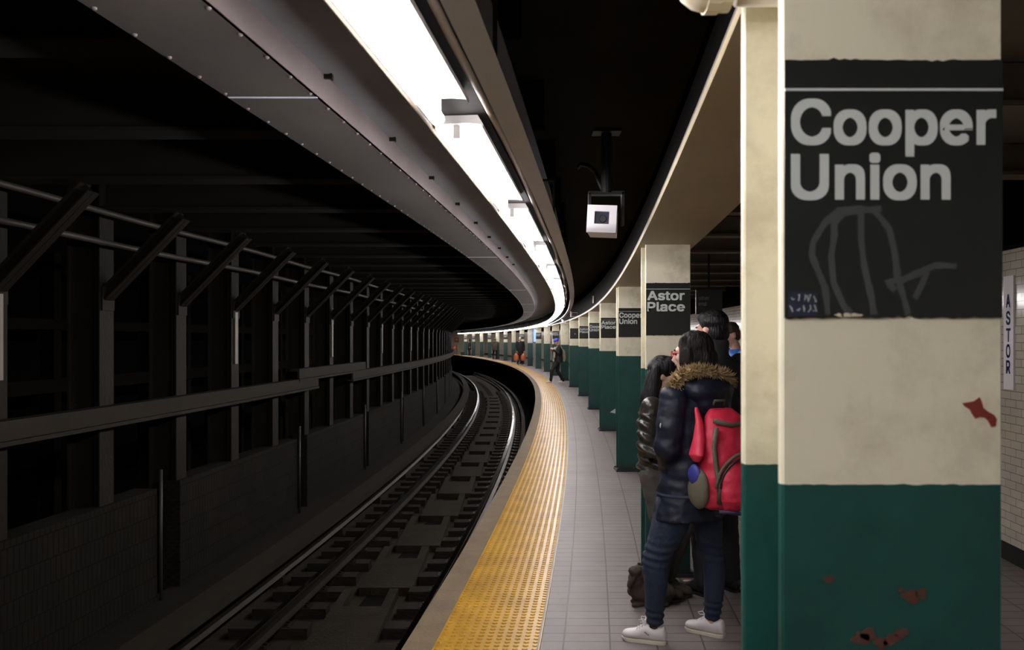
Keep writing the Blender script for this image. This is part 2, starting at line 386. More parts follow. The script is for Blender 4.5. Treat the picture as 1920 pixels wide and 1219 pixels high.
# ceilings
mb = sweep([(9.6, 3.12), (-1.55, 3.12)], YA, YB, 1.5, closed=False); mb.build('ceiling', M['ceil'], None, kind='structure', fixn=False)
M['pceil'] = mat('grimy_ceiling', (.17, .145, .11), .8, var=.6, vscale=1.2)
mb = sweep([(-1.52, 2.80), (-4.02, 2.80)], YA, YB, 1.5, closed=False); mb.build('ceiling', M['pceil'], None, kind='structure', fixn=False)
# far end wall of the platform and the outer tunnel wall
mb = MB(); mb.box((E(YB)+2.0, YB+.1, 1.4), (4.2, .2, 2.9)); mb.build('wall_end', M['cream'], None, kind='structure')
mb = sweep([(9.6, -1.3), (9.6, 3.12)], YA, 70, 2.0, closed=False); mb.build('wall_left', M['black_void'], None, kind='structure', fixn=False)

# ---- yellow tactile strip
mb = sweep([(-.165, .0), (-.165, .012), (-.715, .012), (-.715, .0)], YA, YB, .5, closed=True)
yy = 1.2; pitch = .05
while yy < 60:
    n = 6 if yy > 12 else 8
    for r in range(11):
        o = -.165-.025-pitch*r; x = E(yy)-o; a, b, h = .0165, .0105, .0175
        vs = [(x+a*math.cos(2*PI*k/n), yy+a*math.sin(2*PI*k/n), .0121) for k in range(n)]+[(x+b*math.cos(2*PI*k/n), yy+b*math.sin(2*PI*k/n), h) for k in range(n)]
        mb.add(vs, [(k, (k+1) % n, n+(k+1) % n, n+k) for k in range(n)]+[tuple(range(n, 2*n))])
    yy += pitch
tag(mb.build('tactile_strip', M['yellow'], None, fixn=False), 'long yellow studded warning strip curving along the platform edge', 'warning strip')
mb = sweep([(-.700, .012), (-.700, .0155), (-.709, .0155), (-.709, .012)], 2.0, 40, .5)
tag(mb.build('joint_strip', M['grey'], None), 'thin grey joint strip along the inner side of the yellow warning strip', 'strip')

# ================================================================== PLATFORM COLUMNS AND SIGNS
def column_mesh():
    mb = MB(); hw = .1515; t = .021; D = .213; H = 2.242
    for y0 in (0., D-t):
        # flange with slightly rounded arrises
        poly = [(-hw+.003, y0), (-hw, y0+.004), (-hw, y0+t-.004), (-hw+.003, y0+t), (hw-.003, y0+t), (hw, y0+t-.004), (hw, y0+.004), (hw-.003, y0)]
        mb.prism(poly, 0, H, lambda u, v, h: Vector((u, v, h)))
    web = MB(); web.box((0, D/2, H/2), (.02, D-2*t, H))
    base = MB(); base.box((0, D/2, .009), (.36, .28, .018)); 
    for sx in (-1, 1):
        for sy in (0, 1): base.cone((sx*.162, -.012+sy*(D+.024), .018), (sx*.162, -.012+sy*(D+.024), .034), .011, .011, 6)
    return mb, web, base
cm, cw, cb = column_mesh()
SIGNS = {0: 'Cooper Union', 1: 'Astor Place', 2: 'Cooper Union', 3: 'Astor Place', 4: 'Cooper Union', 5: 'Astor Place', 6: None, 8: 'Astor Place', 10: 'Cooper Union', 12: 'Astor Place', 14: 'Cooper Union', 16: 'Astor Place', 18: 'Cooper Union', 19: 'Astor Place'}
COLY = [1.166+4.57*i for i in range(20)]
col0 = None; colkids = None; columns = []
cl_names = ['large cream and green steel column nearest the camera at right', 'cream and green column just behind the waiting group of people']
for i, y in enumerate(COLY):
    what = {None: 'with a blank black sign'}.get(SIGNS.get(i, 'x'), 'bearing a black name sign' if i in SIGNS else 'without any sign')
    lab = cl_names[i] if i < 2 else 'cream and green platform column %s, %s along the row from the camera' % (what, ORD[i])
    x = K(y)+{0: -.0405, 1: .028, 2: .035}.get(i, 0)
    if col0 is None:
        col0 = thing('platform_column', lab, 'column', (x, y, 0), 0, 'cream and green columns along the platform')
        fl = local(cm.build('flanges', M['column']), col0); local(cw.build('web', M['column']), col0); local(cb.build('base_plate', M['black']), col0)
        colkids = children(col0); c = col0
    else:
        c = dup(col0, (x, y, 0), 0, lab, None, colkids)
    columns.append(c)
    if i == 3:
        p = at(1149, 771, y); mb = MB(); mb.prism([(p.x-x-.050, p.z-.02), (p.x-x+.045, p.z-.042), (p.x-x+.045, p.z+.045)], -.003, -.0002, lambda u, v, h: Vector((u, h, v)))
        tag(local(mb.build('paper_scrap', M['signwhite']), c), 'small white triangular paper scrap')
# column behind the camera keep the rhythm of the row
# rust-red chips of the nearest column
def blob(mb, cx, cz, r, seed, y=-.0012, sx=1., sz=1., n=18, mi=0, rough=.45):
    rnd = random.Random(seed); ph = rnd.random()*10
    pts = [(cx+sx*r*(1+rough*noise.noise((math.cos(2*PI*k/n)*1.6+ph, math.sin(2*PI*k/n)*1.6, ph)))*math.cos(2*PI*k/n), cz+sz*r*(1+rough*noise.noise((math.cos(2*PI*k/n)*1.6+ph, math.sin(2*PI*k/n)*1.6, ph)))*math.sin(2*PI*k/n)) for k in range(n)]
    mb.prism(pts, y, -.0002, lambda u, v, h: Vector((u, h, v)), mi)
def near(px, py):                                    # point on the front face of the nearest column, in its local frame
    p = at(px, py, COLY[0]); return p.x-col0.location.x, p.z
mb = MB()
poly = [(1804, 756), (1816, 754), (1826, 752), (1836, 745), (1840, 754), (1843, 765), (1852, 772), (1863, 778), (1868, 786), (1866, 799), (1858, 801), (1852, 790), (1846, 783), (1836, 782), (1828, 785), (1822, 776), (1818, 768), (1808, 762)]
mb.prism([near(*p) for p in poly], -.0016, -.0002, lambda u, v, h: Vector((u, h, v)))
tag(local(mb.build('paint_patch', M['red_paint']), col0), 'bare red patch in cream paint')
for pl in ([(1552, 1085, 8)], [(1688, 1106, 5), (1706, 1118, 12), (1728, 1113, 10)], [(1612, 1196, 13), (1628, 1190, 12), (1650, 1206, 10), (1690, 1188, 9), (1672, 1200, 12)]):
    for (px, py, r) in pl:
        mb = MB(); u, v = near(px, py); blob(mb, u, v, r*COLY[0]/F, px, sx=1.25, sz=.85, rough=.65); tag(local(mb.build('paint_patch', M['dull_red']), col0), 'dull red chip in green paint')

def sign_things(i, text):
    c = columns[i]; x, y = c.location.x, c.location.y-.0001
    lab = {0: 'large black column sign reading Cooper Union on the nearest column', 1: 'black sign reading Astor Place on the column behind the group'}.get(i)
    if lab is None: lab = ('blank black sign with a small white square on the %s column' % ORD[i]) if text is None else 'black sign reading %s on the %s column from the camera' % (text, ORD[i])
    t = thing('column_sign', lab, 'sign', (x, y, 1.63), 0, 'black station name signs on the columns')
    rnd = random.Random(i*5+1); hw = .1490; H = .353
    n = 40 if i < 2 else 8
    jb = lambda u: (.0035*noise.noise((u*60, i*3.1, 0))+.002*noise.noise((u*180, i, 2))) if i < 3 else 0
    pts = [(-hw+2*hw*k/n, jb(k/n)) for k in range(n+1)]+[(hw-2*hw*k/n, H+jb(k/n+3)) for k in range(n+1)]
    mb = MB(); mb.prism(pts, -.004, 0, lambda u, v, h: Vector((u, h, v)))
    local(mb.build('panel', M['sign']), t)
    if text is None:
        mb = MB(); mb.box((.02, -.0046, .165), (.03, .0012, .03)); local(mb.build('white_square', M['signwhite']), t)
        return t
    mb = MB(); mb.box((0, -.0047, .312), (2*hw, .0014, .0034)); local(mb.build('rule', M['signwhite']), t)
    a, b = text.split(); mb = MB()
    wa, wb = (.281, .2185) if a == 'Cooper' else (.252, .255)
    text_into(mb, a, -.141, .2365, wa, .0625, -.0049, .022); text_into(mb, b, -.141, .1615, wb, .0625, -.0049, .022)
    if i == 1: pass
    local(mb.build('lettering', M['signwhite']), t)
    if i == 0:
        mb = MB()
        for seq in ([(1640, 398), (1610, 392), (1570, 396), (1545, 418), (1522, 455), (1520, 480), (1532, 510), (1545, 540), (1550, 590)], [(1560, 400), (1562, 440), (1556, 480), (1560, 530), (1580, 575), (1592, 588)],
                    [(1612, 400), (1612, 450), (1618, 500), (1632, 560), (1636, 590)], [(1640, 400), (1665, 430), (1676, 480), (1680, 520), (1692, 560), (1700, 590)], [(1676, 545), (1660, 530), (1690, 525), (1720, 512), (1750, 498), (1790, 500)], [(1560, 420), (1580, 400), (1650, 392)], [(1735, 510), (1725, 535), (1712, 560)]):
            pts = []
            for (p, q) in zip(seq, seq[1:]):
                for k in range(4): pts.append((p[0]+(q[0]-p[0])*k/4, p[1]+(q[1]-p[1])*k/4))
            pts.append(seq[-1])
            L = [Vector((near(*p)[0], near(*p)[1]-1.63)) for p in pts]
            vs = []
            for k, p in enumerate(L):
                d = (L[min(k+1, len(L)-1)]-L[max(k-1, 0)]).normalized(); nrm = Vector((-d.y, d.x))*(.0045+.002*noise.noise((k*.4, seq[0][0], 0)))
                yo = -.0043-.0001*(seq[0][0] % 7)-.000004*k; vs += [(p.x+nrm.x, yo, p.y+nrm.y), (p.x-nrm.x, yo, p.y-nrm.y)]
            mb.add(vs, [(2*k, 2*k+1, 2*k+3, 2*k+2) for k in range(len(L)-1)])
        tag(local(mb.build('graffiti', M['scratch']), t), 'faint grey graffiti scrawl')
        u, v = near(1476, 594); u2, v2 = near(1531, 547)
        mb = MB(); mb.box(((u+u2)/2, -.0052, (v+v2)/2-1.63), (u2-u, .0014, v2-v)); s = tag(local(mb.build('sticker', M['sticker']), t), 'small dark sticker with white scribbles')
        mb = MB(); rnd = random.Random(3)
        for row in range(2):
            for k in range(5):
                cx = u+(u2-u)*(.12+.19*k); cz = v+(v2-v)*(.33+.4*row)-1.63
                pts = [Vector((cx+rnd.uniform(-.0035, .0035), -.0061, cz+rnd.uniform(-.0055, .0055))) for _ in range(4)]
                mb.tube(pts, .0009, 4)
        o = mb.build('scribble', M['bluewhite']); o.parent = s; o.matrix_parent_inverse = Matrix.Identity(4)
        mb = MB(); 
        for (px, r) in ((1572, 6), (1585, 7), (1600, 6), (1608, 4)):
            u, v = near(px, 591); blob(mb, u, v-1.63, r*COLY[0]/F, px, y=-.0052, sx=1.5, sz=.5)
        tag(local(mb.build('paint_smear', M['cream']), t), 'cream paint smear on the bottom edge')
    return t
for i, tx in SIGNS.items(): sign_things(i, tx)

# cream flanged girder carried by the columns
mb = sweep([(.168, 2.242), (-.215, 2.242), (-.215, 2.268), (.168, 2.268)], YA, 91, .5, K)
mb2 = sweep([(.012, 2.268), (-.012, 2.268), (-.012, 2.8), (.012, 2.8)], YA, 91, 1.0, K)
mb3 = sweep([(.165, 2.268), (.150, 2.268), (.150, 2.285), (.165, 2.285)], YA, 91, .5, K)
g = thing('platform_girder', 'long cream flanged girder resting along the tops of the columns', 'girder', (0, 0, 2.242))
mb.build('bottom_flange', M['soffit'], g); mb2.build('web', M['black_void'], g); mb3.build('lip', M['girder'], g)
# small end brackets of the girder at each column top
# cream pipe crossing in front of the nearest column
py = 1.30
t = thing('pipe', 'thick cream pipe with a coupling crossing above the nearest column', 'pipe', (.3, py, 2.15))
mb = MB(); mb.cone((.345, py, 2.152), (.40+.30, py, 2.152), .040, .040, 20); mb.build('barrel', M['cream'], t, True)
mb = MB(); mb.cone((.296, py, 2.152), (.316, py, 2.152), .052, .052, 20); mb.cone((.316, py, 2.152), (.333, py, 2.152), .049, .049, 20); mb.build('coupling', M['cream'], t)
mb = MB(); mb.ell((.300, py, 2.152), (.052, .049, .049)); mb.build('end_cap', M['cream'], t, True)

# ribs of the platform ceiling
rib = None
for k in range(26):
    y = -.85+1.52*k; xr = E(y)
    lab = 'grimy ceiling rib over the platform, %s rib from the camera' % ORD[k]
    if rib is None:
        x0 = 1.58; x1 = 3.98
        mb = MB(); mb.box((0, 0, .11), (x1-x0, .09, .17)); mb.box((0, 0, .012), (x1-x0, .17, .024))
        rib = tag(mb.build('ceiling_rib', M['pceil']), lab, 'rib', 'ribs of the platform ceiling'); r = rib
    else:
        r = rib.copy(); C.objects.link(r); r['label'] = lab
    r.location = (xr+(1.58+3.98)/2, y, 2.60)
# hanging sign "other end"
sx, sy = 2.43, 11.0
t = thing('hanging_sign', 'dark hanging sign reading other end above the waiting group', 'sign', (sx+.1, sy, 2.0))
mb = MB(); mb.box((sx+.12, sy, 2.10), (.34, .04, .34)); mb.build('panel', M['sign'], t)
mb = MB(); text_into(mb, 'other', sx-.02, 2.115, .145, .05, sy-.0215, .012); text_into(mb, 'end', sx-.02, 2.04, .105, .05, sy-.0215, .012); mb.build('lettering', M['faint'], t)
mb = MB(); mb.cone((sx+.12, sy, 2.27), (sx+.12, sy, 2.80), .014, .014, 8); mb.build('hanger', M['black'], t)
# vertical name panel on the tiled wall
yc = 6.13; ang = math.atan(dE(yc)); u = Vector((math.sin(ang), math.cos(ang), 0)); wx = E(yc)+4.0
t = thing('wall_sign', 'pale vertical panel with blue letters spelling Astor on the tiled wall', 'sign', (wx, yc, 1.24))
mb = MB(); rot = Matrix.Rotation(-ang, 3, 'Z'); mb.box((wx-.006, yc, 1.65), (.012, .145, .82), rot=rot); mb.build('panel', M['signpale'], t)
mb = MB()
for k, ch in enumerate('ASTOR'):
    vs, fs = text_mesh(ch, .062 if ch != 'T' else .068, .098, .02)
    zc = at(1889, (548, 580, 612, 642, 672)[k]+29, yc).z
    mb.add([Vector((wx-.0135, yc, zc+c))-u*(a-.033) for a, b, c in vs], fs)
mb.build('lettering', M['navyletter'], t)

# ================================================================== LIGHT TROUGH, GIRDER OVER THE EDGE
g = thing('edge_girder', 'curved dusty grey girder running above the platform edge', 'girder', (0, 0, 2.5))
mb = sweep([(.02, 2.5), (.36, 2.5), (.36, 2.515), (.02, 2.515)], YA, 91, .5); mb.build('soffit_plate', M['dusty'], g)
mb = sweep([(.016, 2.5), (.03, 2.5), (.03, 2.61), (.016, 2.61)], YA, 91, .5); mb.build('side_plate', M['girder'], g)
mb = sweep([(.18, 2.515), (.20, 2.515), (.20, 3.12), (.18, 3.12)], YA, 91, 1.); mb.build('web', M['black_void'], g)
mb = MB(); y = 1.5
while y < 30:
    for o, h in ((.345, 2.499), (.035, 2.499)): mb.ell((E(y)-o, y, h), (.0085, .0085, .007), nu=8, nv=5)
    y += .2
mb.build('rivets', M['girder'], g, True)['kind'] = 'stuff'
y = 3.15
while y < 40:
    mb = MB(); mb.box((E(y)-.19, y, 2.4985), (.33, .012, .003)); mb.build('splice', M['greyband'], g); y += 6.1
mb = sweep([(.016, 2.60), (-.70, 2.60), (-.70, 2.612), (.016, 2.612)], YA, 91, .5)
tag(mb.build('trough_plate', M['plate']), 'dark curved plate roofing the light trough beside the girder', 'plate')
# small clips on the girder's upper edge
for k in range(9):
    y = 3.2+1.0*k; mb = MB(); mb.box((E(y)-.004, y, 2.60), (.03, .012, .035)); mb.box((E(y)+.012, y, 2.59), (.008, .03, .02))
    tag(mb.build('clip', M['steel']), 'small rusty clip on the edge girder, %s from the camera' % ORD[k], 'clip', 'clips on the edge girder')
mb = sweep([(-.665, 2.312), (-.495, 2.312), (-.495, 2.327), (-.665, 2.327)], YA, 91, .5)
M['housing'] = mat('brown_grey_strip', (.022, .020, .019), .8, spec=.1)
tag(mb.build('light_rail', M['housing']), 'long brown-grey carrier strip holding the platform lights', 'light rail')
mb = MB(); mb.tube([(E(y)+.483, y, 2.284) for y in [YA+.5*k for k in range(int((90.5-YA)/.5))]], .010, 8)
tag(mb.build('conduit', M['shadedpipe'], None, True), 'thin cream conduit running along the track side of the lights', 'conduit')
mb = MB(); mb.tube([(E(y)+.682+.006*math.sin(y*2.2), y, 2.31+.004*math.sin(y*3)) for y in [YA+.5*k for k in range(int((90.5-YA)/.5))]], .011, 8)
tag(mb.build('conduit', M['tanpipe'], None, True), 'thin cream conduit between the lights and the grey channel', 'conduit')
mb = sweep([(-.740, 2.213), (-.802, 2.213), (-.802, 2.217), (-.744, 2.217), (-.744, 2.224), (-.740, 2.224)], YA, 91, .5)
tag(mb.build('channel', M['greyband']), 'smooth grey channel curving along the platform side of the lights', 'channel')
# hanger straps tie the trough to the ceiling
for k in range(20):
    y = 2.0+3.0*k; mb = MB()
    mb.box((E(y)+.773, y+.3, 2.217+.19), (.012, .03, .38)); mb.box((E(y)+.69, y+.3, 2.595), (.18, .03, .01))
    tag(mb.build('hanger_strap', M['steel']), 'thin dark strap hanging the light trough, %s from the camera' % ORD[k], 'strap', 'hanger straps of the light trough')

PITCH = 1.74; LEN = 1.47
fx0 = None; fk = None; N_FIX = 57
for k in range(N_FIX):
    y = 2.42+PITCH*(k-5)-LEN/2
    if y-LEN/2 < YA or y+LEN/2 > 90.6: continue
    vis = k-4
    lab = 'lit white fluorescent fixture in the curving ceiling line, %s' % (('%s from the camera' % ORD[vis-1]) if 1 <= vis <= 12 else ('beyond the tight bend' if vis > 12 else 'just above and behind the camera'))
    a = math.atan2(-(E(y+.9)-E(y-.9)), 1.8)
    if fx0 is None:
        fx0 = thing('light_fixture', lab, 'light', (E(y)+.575, y, 2.312), a, 'fluorescent fixtures along the platform edge')
        mb = MB()
        prof = [(-.076, -.042), (-.070, -.030), (-.03, -.026), (.03, -.026), (.070, -.030), (.076, -.042), (.078, -.030), (.06, .0), (-.06, .0), (-.078, -.030)]
        mb.prism(prof, -LEN/2, LEN/2, lambda u, v, h: Vector((u, h, v))); local(mb.build('reflector', M['white']), fx0)
        mb = MB(); mb.cone((-.012, -LEN/2+.035, -.085), (-.012, LEN/2-.005, -.085), .0195, .0195, 12); local(mb.build('lamp_tube', M['tube'], None, True), fx0)
        for s in (-1, 1):
            mb = MB(); ys = -LEN/2+.02 if s < 0 else LEN/2-.002; mb.box((-.012, ys+(.012 if s < 0 else -.012), -.045), (.022, .012, .045)); local(mb.build('socket', M['white']), fx0)
        fk = children(fx0)
    else: dup(fx0, (E(y)+.575, y, 2.312), a, lab, None, fk)

# ================================================================== TRACK
def rail(o, label):
    t = thing('running_rail', label, 'rail', (0, 0, -1.25), 0, 'running rails')
    h = -1.10
    mb = sweep([(o+.07, h-.15), (o-.07, h-.15), (o-.07, h-.138), (o-.012, h-.12), (o-.010, h-.045), (o-.034, h-.034), (o-.034, h-.006), (o+.034, h-.006), (o+.034, h-.034), (o+.010, h-.045), (o+.012, h-.12), (o+.07, h-.138)], YA, 70, .5)
    mb.build('rail_body', M['rail'], t)
    mb = sweep([(o+.031, h-.006), (o+.030, h-.001), (o-.030, h-.001), (o-.031, h-.006)], YA, 70, .5); mb.build('rail_head', M['railtop'], t)
rail(.70, 'running rail of the track nearest the platform'); rail(2.15, 'running rail of the track farther from the platform')
# guard timber beside the platform rail
mb = sweep([(.42, -1.30), (.30, -1.30), (.30, -1.16), (.42, -1.16)], YA, 70, .5)
tag(mb.build('guard_timber', M['tie']), 'long dark timber beside the near rail under the platform edge', 'timber')
# short ties, in two rows with a drain between
tie0 = {}
NT = 72
for k in range(NT):
    y = 3.6+.61*k
    for side, o, L in (('platform', .765, .62), ('far', 2.215, .78)):
        lab = 'short dark wooden tie under the %s rail of the track' % ('platform-side' if side == 'platform' else 'far-side')
        if side not in tie0:
            t = thing('tie', lab, 'tie', (E(y)-o, y, -1.36), 0, 'short ties under the %s rail' % side)
            mb = MB(); mb.box((0, 0, .055), (L, .22, .11)); local(mb.build('timber', M['tie']), t)
            ro = (.70 if side == 'platform' else 2.15)-o
            mb = MB(); mb.box((-ro, 0, .112), (.30, .17, .010))
            for s in (-1, 1):
                mb.box((-ro+s*.10, .045*s, .125), (.035, .03, .02)); mb.box((-ro+s*.10, -.045*s, .125), (.035, .03, .02))
            local(mb.build('tie_plate', M['rail']), t); tie0[side] = (t, children(t))
        else: dup(tie0[side][0], (E(y)-o, y, -1.36), 0, lab, None, tie0[side][1])
# middle slabs between the tie ends, with sunken drain pits every two metres
sl = None
for k in range(20):
    y = 4.75+2.0*k; xc = E(y)-1.44
    lab = 'dusty concrete drain slab between the ties, %s along the track' % ORD[k]
    if sl is None:
        mb = MB(); mb.box((0, -.3, .05), (.62, 1.32, .10)); mb.box((-.26, .68, .05), (.1, .66, .10)); mb.box((.26, .68, .05), (.1, .66, .10))
        sl = tag(mb.build('drain_slab', M['bed']), lab, 'slab', 'drain slabs between the ties'); s = sl
    else:
        s = sl.copy(); C.objects.link(s); s['label'] = lab
    s.location = (xc, y, -1.36)
mb = sweep([(1.30, -1.352), (1.58, -1.352)], YA, 60, 1., closed=False); mb.build('trim_1', M['pit'], None, kind='structure', fixn=False)
# third rail with its cover board
t = thing('third_rail', 'third rail under a dusty brown cover board along the tunnel wall', 'rail', (0, 0, -1.3))
mb = sweep([(2.60, -1.02), (2.62, -1.02), (2.62, -.94), (2.88, -.94), (2.88, -.915), (2.60, -.915)], YA, 70, .5); mb.build('cover_board', M['board'], t)
mb = sweep([(2.70, -1.24), (2.80, -1.24), (2.76, -1.21), (2.76, -1.11), (2.79, -1.09), (2.79, -1.05), (2.71, -1.05), (2.71, -1.09), (2.74, -1.11), (2.74, -1.21)], YA, 70, 1.); mb.build('contact_rail', M['rail'], t)
y = 5.0
while y < 45:
    mb = MB(); mb.box((E(y)-2.75, y, -1.30), (.14, .12, .12)); mb.box((E(y)-2.87, y+.06, -1.13), (.02, .06, .42)); mb.build('support', M['steel'], t); y += 2.6
# ledge at the foot of the tunnel wall
mb = sweep([(3.02, -1.36), (3.02, -1.10), (3.62, -1.10), (3.62, -1.36)], YA, 70, 1.); mb.build('trim_2', M['soot'], None, kind='structure')

# ================================================================== LEFT TUNNEL WALL: POSTS, KNEE WALL, BENCH, PIPES
PY0, PP, PO = 7.93, 1.475, 3.55
post = None
for k in range(-2, 29):
    y = PY0+PP*k; n = k+1
    if n < 0: lab = 'dark steel tunnel post just outside the left edge of the picture'
    elif n < 16: lab = 'dark steel tunnel post beyond the track, %s from the left edge' % ORD[n]
    else: lab = 'thin dark tunnel post crowded among the distant ones at the bend'
    x = E(y)-PO; a = math.atan2(-dE(y), 1)
    if post is None:
        post = thing('tunnel_post', lab, 'post', (x, y, -1.1), a, 'steel posts of the tunnel wall'); H = 4.2
        mb = MB(); mb.box((0, 0, H/2), (.016, .235, H)); mb.box((-.30, 0, H/2), (.016, .235, H)); mb.box((-.15, 0, H/2), (.284, .012, H))
        for s in (-1, 1):                            # angle irons with rivets
            mb.box((-.035, s*.04, H/2), (.06, .07, H)); 
        local(mb.build('shaft', M['steel']), post)
        mb = MB(); p = Vector((.0, 0, 3.10)); q = Vector((.75, 0, 3.84)); d = (q-p).normalized(); nn = Vector((-d.z, 0, d.x))
        rotm = Matrix((d, Vector((0, 1, 0)), nn)).transposed()
        mb.box((p+q)/2+nn*.05, ((q-p).length, .15, .014), rot=rotm); mb.box((p+q)/2-nn*.04, ((q-p).length, .15, .014), rot=rotm); mb.box((p+q)/2, ((q-p).length, .014, .10), rot=rotm)
        mb.box((-.0+.012, 0, 3.08), (.03, .2, .22))
        local(mb.build('knee_brace', M['steel']), post); pk = children(post)
    else: dup(post, (x, y, -1.1), a, lab, None, pk)
    if (k+1) % 3 == 0 and k < 15:                    # pale marker plates facing the track
        mb = MB(); mb.box((0, 0, 0), (.012, .085, .66)); o = tag(mb.build('marker_plate', M['marker']), 'narrow pale plate on a tunnel post, %s from the left edge' % ORD[(k+1)//3], 'plate', 'pale plates on the tunnel posts')
        o.location = (E(y)-PO+.022, y, 1.62); o.rotation_euler = (0, 0, a)
# beams across the track at each post, and their ribs
bm0 = None
for k in range(-3, 28):
    y = PY0+PP*k
    lab = 'dark ceiling beam spanning the track, %s from the camera' % ORD[k+3] if k < 24 else 'dark ceiling beam at the far bend of the track'
    if bm0 is None:
        mb = MB(); Lx = 4.3; mb.box((0, 0, .012), (Lx, .22, .024)); mb.box((0, 0, .17), (Lx, .03, .32)); bm0 = tag(mb.build('ceiling_beam', M['beam']), lab, 'beam', 'beams across the track ceiling'); b = bm0
    else: b = bm0.copy(); C.objects.link(b); b['label'] = lab
    b.location = (E(y)-3.6+4.3/2, y, 2.80)
# second row of posts deeper in the dark
p2 = None
for k in range(-2, 20):
    y = 8.2+1.485*k; x = E(y)-6.9
    lab = 'barely visible post deep in the dark beyond the first row'
    if p2 is None:
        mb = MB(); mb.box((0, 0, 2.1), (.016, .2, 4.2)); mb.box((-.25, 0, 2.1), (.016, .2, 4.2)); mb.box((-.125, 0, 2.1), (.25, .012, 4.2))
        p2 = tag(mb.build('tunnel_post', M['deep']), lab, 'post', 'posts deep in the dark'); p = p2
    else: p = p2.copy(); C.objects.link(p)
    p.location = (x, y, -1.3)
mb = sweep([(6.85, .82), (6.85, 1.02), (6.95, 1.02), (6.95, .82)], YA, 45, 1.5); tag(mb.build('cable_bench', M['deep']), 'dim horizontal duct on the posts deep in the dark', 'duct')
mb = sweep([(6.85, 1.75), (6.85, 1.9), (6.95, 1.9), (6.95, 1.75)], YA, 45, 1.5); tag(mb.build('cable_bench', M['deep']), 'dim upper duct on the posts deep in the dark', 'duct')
# sooty knee wall, in sections with a refuge niche in each third bay
for j in range(-1, 14):
    y1 = PY0+PP*(3*j+1)-.62; y0 = y1-PP*3+.5
    mb = sweep([(3.50, -1.12), (3.50, .06)], y0, y1, .5, closed=False, uvu=[-1.12, .06])
    sweep([(3.50, .06), (3.74, .06), (3.74, -1.12)], y0, y1, .5, closed=False, mb=mb, uvu=[.06, .3, 1.5])
    for ye in (y0, y1):
        n = len(mb.v); mb.v += [(E(ye)-3.50, ye, -1.12), (E(ye)-3.50, ye, .06), (E(ye)-3.74, ye, .06), (E(ye)-3.74, ye, -1.12)]; mb.f.append((n, n+1, n+2, n+3)); mb.m.append(0)
    build_uv(mb, 'wall_left', M['sooty_brick'], 'structure', swap=True)
    if j < 6:
        mb = MB(); x = E(y1)-3.47; mb.cone((x, y1+.02, -1.1), (x, y1+.02, .25), .018, .018, 8)
        tag(mb.build('niche_rail', M['pipe'], None, True), 'upright pipe beside a refuge niche in the knee wall, %s from the left' % ORD[j+1], 'pipe', 'upright pipes beside the niches')
# horizontal cable bench boards along the posts
for (y0, y1, h, lab) in ((-4, 14.0, .90, 'long dusty board rail along the tunnel posts at left'), (13.0, 17.4, 1.06, 'short raised dusty board rail lapping the two longer ones'), (16.3, 60, .90, 'dusty board rail along the tunnel posts around the distant bend')):
    t = thing('board_rail', lab, 'rail', (E(y0)-3.5, y0, h))
    mb = sweep([(3.40, h-.06), (3.40, h+.09), (3.43, h+.09), (3.43, h-.06)], y0, y1, .5); mb.build('face_board', M['board'], t)
    mb = sweep([(3.43, h+.05), (3.43, h+.09), (3.535, h+.09), (3.535, h+.05)], y0, y1, .5); mb.build('top_board', M['board'], t)
    mb = sweep([(3.39, h-.10), (3.39, h-.065), (3.50, h-.065), (3.50, h-.10)], y0, y1, .5); mb.build('ledger', M['board'], t)
for (h, o, lab) in ((2.74, 3.36, 'upper of two long pipes running past the post braces'), (2.47, 3.36, 'lower of two long pipes running past the post braces')):
    mb = MB(); mb.tube([(E(y)-o, y, h+.008*math.sin(y*1.3)) for y in [YA+.75*k for k in range(90)]], .028, 10); tag(mb.build('tunnel_pipe', M['pipe'], None, True), lab, 'pipe', 'pipes along the tunnel wall')

# ================================================================== OVERHEAD DEVICES
t = thing('security_camera', 'boxy white security camera hanging from a dark pole', 'camera', (.51, 4.8, 2.8))
cx, cy, cz = .508, 4.8, 2.281
rt = Matrix.Rotation(math.radians(-9), 3, 'Z')@Matrix.Rotation(math.radians(3), 3, 'Y')
def P(x, y, z): return Vector((cx, cy, cz))+rt@Vector((x, y, z))
mb = MB(); mb.box(P(0, .14, 0), (.158, .24, .148), rot=rt); mb.build('housing', M['camwhite'], t)
mb = MB()
for (a, b, c, d) in ((0, .0595, .166, .035), (0, -.053, .166, .048), (-.062, .006, .042, .074), (.062, .006, .042, .074)): mb.box(P(a, .0, b), (c, .045, d), rot=rt)
mb.build('front_frame', M['camwhite'], t)
mb = MB(); mb.box(P(0, .004, .006), (.084, .01, .076), rot=rt); mb.build('glass', M['lens'], t)
mb = MB(); mb.cone(P(.006, -.008, .002), P(.006, .002, .002), .018, .024, 18); mb.build('lens', M['black'], t)
mb = MB(); mb.cone((.54, 4.86, 2.44), (.54, 4.86, 2.80), .030, .030, 12); mb.box((.54, 4.86, 2.79), (.16, .12, .02)); mb.build('pole', M['black'], t)
mb = MB(); mb.box((.54, 4.88, 2.44), (.20, .06, .02)); mb.box((.445, 4.88, 2.39), (.014, .06, .10)); mb.box((.635, 4.88, 2.35), (.014, .06, .19)); mb.build('yoke', M['black'], t)
mb = MB(); mb.tube([(.38, 4.95, 2.60), (.40, 4.94, 2.62), (.44, 4.92, 2.61), (.48, 4.9, 2.57), (.505, 4.88, 2.50), (.52, 4.87, 2.45)], .013, 8); mb.build('cable', M['black'], t, True)
